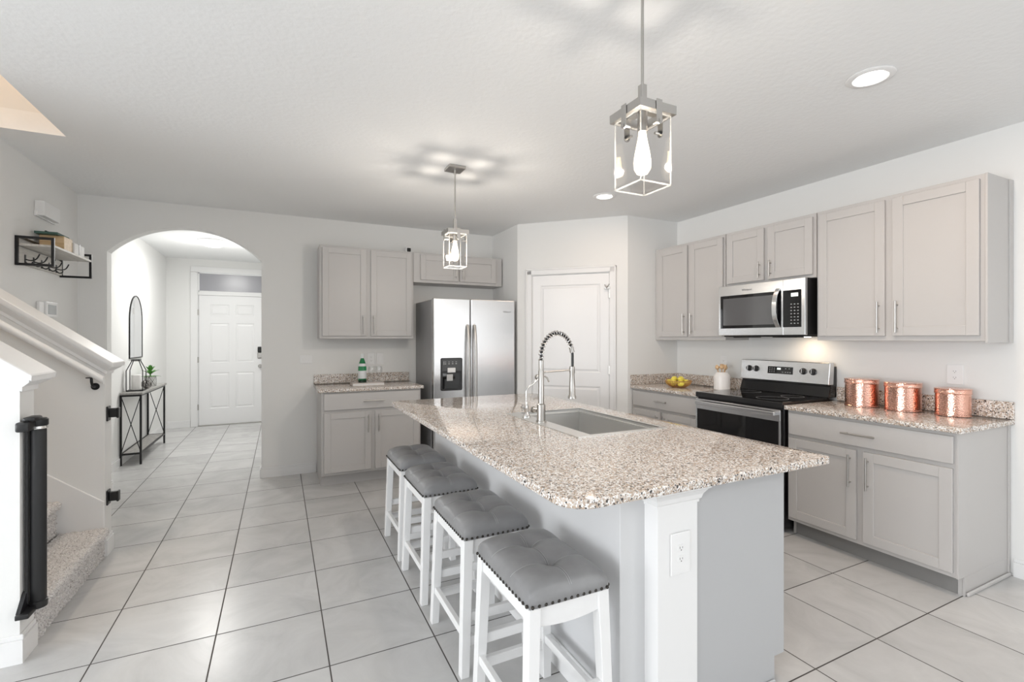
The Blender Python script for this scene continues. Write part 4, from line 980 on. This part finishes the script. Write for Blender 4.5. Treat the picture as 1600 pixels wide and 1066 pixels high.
for k, (dx_, dy_, dz_, rz, lab) in enumerate(LP):
    if lem_me is None:
        b = nb(); lathe(b, (0, 0, 0), [(0, -.040), (.006, -.037), (.018, -.030), (.027, -.014), (.029, 0), (.027, .014), (.018, .030), (.006, .037), (0, .040)], 18, 'x'); o = obj('lemon', b, LEMON, smooth=True); lem_me = o.data
    else: o = bpy.data.objects.new('lemon', lem_me); COL.objects.link(o)
    o.location = (bx + dx_, by + dy_, .9145 + dz_ - .010); o.rotation_euler = (0, 0, rz); tag(o, lab, 'lemon', 'lemons in the wire basket')
# book with bottle and glasses
b = nb(); box(b, .645, .955, 4.895, 5.09, .9145, .940, .002); t = thing('book', (.8, 4.99, .9145), 'pale closed book lying under the green bottle and glasses', 'book')
b.free(); b = nb(); box(b, .645, .955, 4.895, 5.09, .9145, .918, .001); box(b, .645, .955, 4.895, 5.09, .936, .940, .001); box(b, .645, .649, 4.895, 5.09, .9145, .940, .001); obj('cover', b, PALEBOOK, t)
b = nb(); box(b, .649, .950, 4.899, 5.087, .918, .936); obj('pages', b, WRAP, t)
gx, gy, gz = .752, 5.0, .9405
t = thing('bottle', (gx, gy, gz), 'green glass water bottle with pale label, standing on the book', 'bottle')
b = nb(); lathe(b, (gx, gy, gz), [(.0, .004), (.036, 0), (.040, .004), (.041, .12), (.040, .155), (.034, .19), (.022, .225), (.015, .245), (.014, .268)], 32); obj('glass_body', b, GREENG, t, smooth=True)
b = nb(); lathe(b, (gx, gy, gz), [(.0415, .040), (.0418, .042), (.0418, .118), (.0415, .120)], 32); obj('paper_label', b, LABELW, t, smooth=True)
b = nb(); lathe(b, (gx, gy, gz), [(.0385, .165), (.0345, .192)], 32); lathe(b, (gx, gy, gz), [(.0165, .246), (.0155, .268)], 20); obj('neck_label', b, LABELW, t, smooth=True)
b = nb(); lathe(b, (gx, gy, gz), [(.0165, .262), (.0165, .288), (.014, .291), (0, .291)], 20); obj('cap', b, LABELW, t, smooth=True)
b = nb(); lathe(b, (gx, gy, gz), [(0, .001), (.0415, .001), (.0418, .024), (.040, .026)], 32); obj('dark_base', b, mat('dark_green_glass', (.01, .03, .015), .1), t, smooth=True)
for x, y, lab in [(.848, 5.035, 'clear stemmed glass right beside the green bottle'), (.918, 5.01, 'clear stemmed glass nearer the fridge, at the edge of the book')]:
    b = nb(); lathe(b, (x, y, gz), [(0, .003), (.030, 0), (.031, .003), (.008, .010), (.005, .018), (.005, .055), (.010, .064), (.024, .078), (.034, .100), (.036, .125), (.031, .160)], 28)
    tag(obj('wine_glass', b, CUTG, loc=(x, y, gz), smooth=True), lab, 'glass', 'stemmed glasses on the book')
# security camera on the wall cabinet
t = thing('security_camera', (1.27, 5.2, 2.3125), 'tiny white cube camera with black lens on top of the wall cabinet', 'security camera')
b = nb(); box(b, 1.24, 1.30, 5.17, 5.22, 2.325, 2.39, .008, 2); box(b, 1.255, 1.285, 5.18, 5.21, 2.3125, 2.326); obj('housing', b, WHITEP, t)
b = nb(); box(b, 1.25, 1.29, 5.165, 5.1705, 2.338, 2.378, .005); obj('lens', b, GLASSB, t)

# ------------------------------------------------------------------ hall console and what stands on it
t = thing('console_table', (-1.465, 7.09, 0), 'narrow black metal console table with grey wood top in the hall', 'console table')
cx0, cx1, cy0, cy1 = -1.553, -1.378, 6.50, 7.68; ch = .772
b = nb(); box(b, cx0 - .002, cx1 + .022, cy0 - .035, cy1 + .03, ch, ch + .022, .002); obj('top', b, GREYWOOD, t)
b = nb(); box(b, cx0 + .012, cx1 - .012, cy0 + .01, cy1 - .01, .115, .130, .002); obj('shelf', b, GREYWOOD, t)
b = nb(); r_ = .0095
for x in (cx0, cx1):
    for y in (cy0, cy1):
        bb = nb(); box(bb, x - r_, x + r_, y - r_, y + r_, 0, ch - .0005, .001); obj('leg', bb, BLACKM, t)
for z, nm_ in ((.122, 'lower_frame'), (ch - .012, 'upper_frame')):
    b = nb()
    for y in (cy0, cy1): box(b, cx0, cx1, y - .008, y + .008, z - .010, z + .010)
    for x in (cx0, cx1): box(b, x - .007, x + .007, cy0, cy1, z - .008, z + .008)
    obj(nm_, b, BLACKM, t)
for y in (cy0, cy1):
    b = nb(); tube(b, [(cx0, y - .003, .13), (cx1, y - .003, ch - .015)], .0042, 8); tube(b, [(cx0, y + .005, ch - .015), (cx1, y + .005, .13)], .0042, 8); obj('cross_brace', b, BLACKM, t)
ct_z = ch + .0225
# lantern
lx, ly = -1.462, 6.70
t = thing('lantern', (lx, ly, ct_z), 'open bottle-shaped black wire lantern standing on the console table', 'lantern')
b = nb(); w = .078
box(b, lx - w, lx + w, ly - w, ly + w, ct_z, ct_z + .012, .002)
obj('base', b, BLACKM, t); b = nb()
for sx in (-1, 1):
    for sy in (-1, 1):
        tube(b, [(lx + sx * w * .95, ly + sy * w * .95, ct_z + .01), (lx + sx * w * .95, ly + sy * w * .95, ct_z + .23), (lx + sx * .034, ly + sy * .034, ct_z + .335), (lx + sx * .034, ly + sy * .034, ct_z + .352)], .0048, 6)
for z, q_ in ((.352, .038), (.340, .038)): box(b, lx - q_, lx + q_, ly - q_, ly + q_, ct_z + z - .004, ct_z + z + .004)
obj('cage', b, BLACKM, t)
b = nb(); lathe(b, (lx, ly, ct_z + .0125), [(.0, 0), (.044, .0), (.045, .003), (.045, .165), (.040, .170), (0, .168)], 28); tube(b, [(lx, ly, ct_z + .18), (lx, ly, ct_z + .192)], .0015, 6)
tag(obj('candle', b, WAX, loc=(lx, ly, ct_z + .0125), smooth=True), 'thick white pillar candle inside the black wire lantern', 'candle')
# metal knot ornament
ox, oy = -1.415, 6.93
b = nb(); rr_ = .045
for k in range(4):
    ax = Vector((math.cos(k * .8), math.sin(k * .8), .35 * (-1) ** k)).normalized(); u_ = ax.orthogonal().normalized(); v_ = ax.cross(u_)
    tube(b, [Vector((ox, oy, ct_z + .054)) + (u_ * math.cos(a) + v_ * math.sin(a)) * rr_ for a in [2 * PI * i / 32 for i in range(32)]], .0085, 8, closed=True)
tag(obj('knot_ornament', b, mat('dark_silver_metal', (.30, .29, .28), .25, .9), loc=(ox, oy, ct_z), smooth=True), 'round interlaced metal knot ornament between lantern and plant', 'ornament')
# plant
qx, qy = -1.452, 7.30
t = thing('potted_succulent', (qx, qy, ct_z), 'green leafy succulent in a black and white patterned pot', 'potted plant')
b = nb(); lathe(b, (qx, qy, ct_z), [(.0, 0), (.062, 0), (.064, .003), (.064, .118), (.058, .118), (.056, .10), (0, .10)], 36); obj('pot', b, POTPAT, t, smooth=True, loc=(qx, qy, ct_z))
b = nb(); rnd = random.Random(3)
for ringk, (cnt, el, ln, zz) in enumerate([(7, .22, .115, .118), (7, .65, .12, .15), (6, 1.0, .10, .185), (4, 1.32, .09, .20)]):
    for k in range(cnt):
        a = 2 * PI * (k + .4 * ringk) / cnt + rnd.uniform(-.15, .15); d_ = Vector((math.cos(a) * math.cos(el), math.sin(a) * math.cos(el), math.sin(el))); s_ = Vector((-math.sin(a), math.cos(a), 0)); up_ = s_.cross(d_)
        prev = None
        for i in range(7):
            f_ = i / 6; w_ = .019 * math.sin(PI * min(1, .18 + f_ * .82)) + .001; c_ = Vector((qx, qy, ct_z + zz)) + d_ * ln * f_ + Vector((0, 0, -.025 * f_ * f_))
            row = [b.verts.new(c_ - s_ * w_), b.verts.new(c_ - up_ * .006 * (1 - f_)), b.verts.new(c_ + s_ * w_), b.verts.new(c_ + up_ * .002)]
            if prev:
                for j in range(4): b.faces.new([prev[j], prev[(j + 1) % 4], row[(j + 1) % 4], row[j]])
            prev = row
        b.faces.new(prev)
tube(b, [(qx, qy, ct_z + .10), (qx, qy, ct_z + .21)], .008, 8)
obj('leaves', b, LEAF, t, smooth=True)
# mirror
b = nb(); my0, my1, mz0, mz1 = 6.872, 7.436, 1.15, 1.905; hw = (my1 - my0) / 2; cy = (my0 + my1) / 2; cr = mz1 - .30
def arch_loop(o):
    P = [(my0 + o, mz0 + o), (my1 - o, mz0 + o)]
    for k in range(25):
        a = PI * k / 24; P.append((cy + (hw - o) * math.cos(a), cr + (.30 - o) * math.sin(a)))
    return P
t = thing('wall_mirror', (XL, cy, mz0), 'arched black-framed mirror on the hall wall above the console table', 'mirror')
A = arch_loop(0); B = arch_loop(.012); N = len(A)
vA0 = [b.verts.new((XL + .001, y, z)) for y, z in A]; vA1 = [b.verts.new((XL + .013, y, z)) for y, z in A]; vB1 = [b.verts.new((XL + .013, y, z)) for y, z in B]; vB0 = [b.verts.new((XL + .006, y, z)) for y, z in B]
for P_, Q_ in ((vA0, vA1), (vA1, vB1), (vB1, vB0)):
    for k in range(N): b.faces.new([P_[k], P_[(k + 1) % N], Q_[(k + 1) % N], Q_[k]])
obj('frame', b, BLACKM, t)
b = nb(); b.faces.new([b.verts.new((XL + .009, y, z)) for y, z in B]); g = bmesh.ops.extrude_face_region(b, geom=list(b.faces)); bmesh.ops.translate(b, verts=[v for v in g['geom'] if isinstance(v, bmesh.types.BMVert)], vec=(-.006, 0, 0)); obj('mirror_glass', b, MIRROR, t)

# ------------------------------------------------------------------ shelf with hooks on the left wall
t = thing('coat_shelf', (XL, 4.6, 1.875), 'wall shelf with black square end frames and coat hooks on the left wall', 'shelf')
sy0, sy1, sx1, sz0, sz1 = 4.245, 4.955, -1.372, 1.872, 2.068
for y in (sy0, sy1):
    b = nb(); w = .016
    box(b, XL + .001, sx1, y, y + w, sz1 - w, sz1); box(b, XL + .001, sx1, y, y + w, sz0, sz0 + w); box(b, XL + .001, XL + .017, y, y + w, sz0 + w, sz1 - w); box(b, sx1 - w, sx1, y, y + w, sz0 + w, sz1 - w); obj('end_frame', b, BLACKM, t)
b = nb(); box(b, XL + .001, sx1 - .001, sy0 + .0165, sy1 - .0005, 2.005, 2.020, .001); obj('shelf_board', b, SHELFWOOD, t)
b = nb(); box(b, XL + .001, XL + .016, sy0 + .0165, sy1 - .0005, 1.885, 1.995, .001); obj('back_board', b, SHELFWOOD, t)
b = nb(); box(b, XL + .018, XL + .030, sy0 + .0165, sy1 - .0005, sz1 - .016, sz1 - .004); obj('rail', b, BLACKM, t)
for k in range(5):
    y = sy0 + .10 + k * .125; b = nb(); x = XL + .016
    box(b, x, x + .004, y - .009, y + .009, 1.895, 1.955, .001)
    tube(b, smoothpts([(x + .003, y, 1.925), (x + .03, y, 1.918), (x + .058, y, 1.930), (x + .075, y, 1.965)], 4), .004, 7); tube(b, smoothpts([(x + .003, y, 1.905), (x + .018, y, 1.893), (x + .034, y, 1.897), (x + .040, y, 1.910)], 4), .004, 7)
    obj('hook', b, BLACKM, t, smooth=True)
zz = 2.0205
b = nb(); box(b, -1.535, -1.40, 4.50, 4.655, zz, zz + .105, .002); tag(obj('wooden_box', b, TANWOOD, loc=(-1.47, 4.58, zz)), 'tan wooden box on the wall shelf beside the white wrapped box', 'box')
b = nb(); box(b, -1.545, -1.42, 4.45, 4.66, zz + .1055, zz + .122, .001); tag(obj('book', b, BOOKG, loc=(-1.48, 4.55, zz + .1055)), 'thin dark green book lying on the tan wooden box', 'book')
b = nb(); tube(b, [(-1.50, 4.50, zz + .13), (-1.49, 4.60, zz + .13)], [.0075, .0075], 8); box(b, -1.51, -1.475, 4.53, 4.57, zz + .1225, zz + .13, .001); tag(obj('clip', b, BLACKM, loc=(-1.495, 4.55, zz + .1225)), 'small black clip lying on the dark green book', 'clip')
t = thing('gift_box', (-1.46, 4.77, zz), 'white wrapped box with black ribbon on the wall shelf', 'gift box')
b = nb(); box(b, -1.53, -1.392, 4.665, 4.87, zz, zz + .088, .004, 2); obj('wrapping', b, WRAP, t)
b = nb(); box(b, -1.5315, -1.3905, 4.755, 4.777, zz, zz + .0895); box(b, -1.466, -1.456, 4.6635, 4.8715, zz, zz + .0895)
for s in (-1, 1): tube(b, [(-1.461, 4.766, zz + .09), (-1.461, 4.766 + s * .03, zz + .108), (-1.461, 4.766 + s * .035, zz + .095), (-1.461, 4.766, zz + .09)], .004, 6)
obj('ribbon', b, BLACKM, t)
# chime and thermostat
t = thing('door_chime', (XL, 4.66, 2.26), 'white door chime box high on the left wall above the shelf', 'door chime')
b = nb(); box(b, XL + .001, XL + .055, 4.525, 4.80, 2.268, 2.375, .004, 2); obj('cover', b, WHITEP, t)
b = nb(); box(b, XL + .001, XL + .018, 4.515, 4.84, 2.262, 2.30, .003); obj('back_plate', b, WHITEP, t)
t = thing('thermostat', (XL, 4.72, 1.55), 'white thermostat with grey screen on the left wall above the sloping stair cap', 'thermostat')
b = nb(); box(b, XL + .001, XL + .026, 4.645, 4.845, 1.548, 1.660, .005, 2); obj('case', b, WHITEP, t)
b = nb(); box(b, XL + .026, XL + .028, 4.675, 4.815, 1.568, 1.640, .001); obj('screen', b, mat('thermostat_screen', (.42, .44, .45), .15), t)
b = nb(); box(b, XL + .001, XL + .02, 4.55, 4.625, 1.556, 1.655, .004); tag(obj('switch_plate', b, WHITEP, loc=(XL, 4.59, 1.55)), 'small grey-white plate on the left wall beside the thermostat', 'wall plate')

# ------------------------------------------------------------------ stairs, rail and gate
def step_bm(x_nose, x_back, y0, y1, z0, z1, pile=.005):
    """carpeted step with a bullnose, shaggy surface"""
    bm = nb(); r = .022; prof = [(x_back, z1)]
    n1 = 26
    for k in range(1, n1): prof.append((x_back + (x_nose - r - x_back) * k / n1, z1))
    for k in range(9):
        a = PI / 2 - PI * k / 8; prof.append((x_nose - r + r * math.cos(a), z1 - r + r * math.sin(a)))
    xr = x_nose - .028
    prof.append((xr, z1 - 2 * r - .004)); n2 = 16
    for k in range(1, n2 + 1): prof.append((xr, z1 - 2 * r - .004 + (z0 - z1 + 2 * r + .004) * k / n2))
    NY = int((y1 - y0) / .008); rows = []
    for j in range(NY + 1):
        y = y0 + (y1 - y0) * j / NY; rows.append([bm.verts.new((x, y, z)) for x, z in prof])
    for A, B in zip(rows, rows[1:]):
        for k in range(len(prof) - 1): bm.faces.new([A[k], A[k + 1], B[k + 1], B[k]])
    bm.normal_update(); rn = random.Random(5)
    for v in bm.verts:
        w = noise.noise(v.co * 75) * pile * 1.1 + rn.uniform(-.5, 1) * pile * .8
        q = v.co + v.normal * w
        if q.z < z0 + .001 : q.z = v.co.z
        v.co = q
    for end in (rows[0], rows[-1]):
        base = [bm.verts.new((x_back, end[0].co.y, z0))]
        bm.faces.new(end + base)
    return bm
st = thing('staircase', (-1.4, 3.36, 0), 'grey shag-carpeted stairs rising to the left between two half walls', 'staircase')
nx_, rise, run = -.972, .186, .232
for k in range(5):
    xn = nx_ - k * run; y0 = 2.882 if k else 2.885; y1 = 3.831
    obj('step', step_bm(xn, xn - run - .01, y0, y1, k * rise + .0005 if k < 1 else .186 + (k - 1) * .2 + .0005, .186 + k * .2, .0075), CARPET, st, smooth=False)
hr = thing('handrail', (-1.4, 3.77, 1.1), 'white handrail on black brackets along the rear stair half wall', 'handrail')
b = nb(); prof = []
for k in range(16):
    a = 2 * PI * k / 16; prof.append((.019 * math.cos(a), .026 * math.sin(a)))
A = []
for x in (-1.9, -.985):
    A.append([b.verts.new((x, 3.772 + py, 1.125 + .735 * (-.985 - x) + pz)) for py, pz in prof])
for k in range(16): b.faces.new([A[0][k], A[0][(k + 1) % 16], A[1][(k + 1) % 16], A[1][k]])
b.faces.new(A[0]); b.faces.new(A[1]); obj('rail', b, TRIM, hr, smooth=True)
for x in (-1.045, -1.75):
    zr = 1.125 + .735 * (-.985 - x); b = nb()
    tube(b, [(x, 3.843, zr - .085), (x, 3.838, zr - .085)], .022, 14); tube(b, smoothpts([(x, 3.84, zr - .085), (x, 3.80, zr - .08), (x, 3.775, zr - .055), (x, 3.772, zr - .025)], 4), .0075, 8); box(b, x - .025, x + .02, 3.76, 3.784, zr - .028, zr - .022); obj('bracket', b, BLACKM, hr, smooth=True)
gt = thing('retractable_gate', (-.955, 2.83, .2), 'black retractable baby gate roll mounted upright at the foot of the stairs', 'baby gate')
ggx, ggy = -.958, 2.80
b = nb(); lathe(b, (ggx, ggy, 0), [(.027, .235), (.028, .24), (.028, .985), (.026, .99)], 28); obj('fabric_roll', b, mat('black_mesh_fabric', (.012, .012, .013), .55), gt, smooth=True)
b = nb(); lathe(b, (ggx, ggy, 0), [(.032, 1.003), (.034, 1.007), (.034, 1.030), (.028, 1.036), (0, 1.037)], 28); box(b, -.9995, -.955, ggy - .1, ggy + .02, .99, 1.032, .008, 2); box(b, -.985, -.94, ggy - .08, ggy + .0, 1.03, 1.05, .010, 2); obj('upper_bracket', b, BLACKP, gt, smooth=True)
b = nb(); lathe(b, (ggx, ggy, 0), [(.031, .205), (.032, .21), (.032, .234), (.028, .236)], 28); box(b, -.9995, -.955, ggy - .1, ggy + .02, .200, .222, .004, 2); hull_box(b, [(-.9995, ggy - .09, .222), (-.985, ggy - .09, .222), (-.985, ggy - .02, .222), (-.9995, ggy - .02, .222), (-.9995, ggy - .03, .29), (-.985, ggy - .03, .29), (-.985, ggy - .02, .29), (-.9995, ggy - .02, .29)]); obj('lower_bracket', b, BLACKP, gt, smooth=True)
b = nb(); box(b, -.992, -.980, ggy - .032, ggy - .020, .236, .99, .002); obj('spine', b, BLACKP, gt)
b = nb(); lathe(b, (ggx, ggy, 0), [(.031, .990), (.033, .993), (.031, 1.002)], 24); obj('collar', b, CHROME, gt, smooth=True)
for z, lab in ((.905, 'black gate catch on the rear stair wall end, the upper one'), (.365, 'black gate catch on the rear stair wall end, the lower one')):
    b = nb(); y = 3.90; box(b, -.9995, -.990, y - .03, y + .03, z - .050, z + .045, .003); box(b, -.990, -.940, y - .014, y + .014, z - .028, z + .030, .003); box(b, -.950, -.938, y - .020, y + .020, z - .033, z + .034, .003)
    tag(obj('gate_catch', b, BLACKP, loc=(-1.0, 3.90, z - .05)), lab, 'gate catch', 'gate catches on the stair wall')
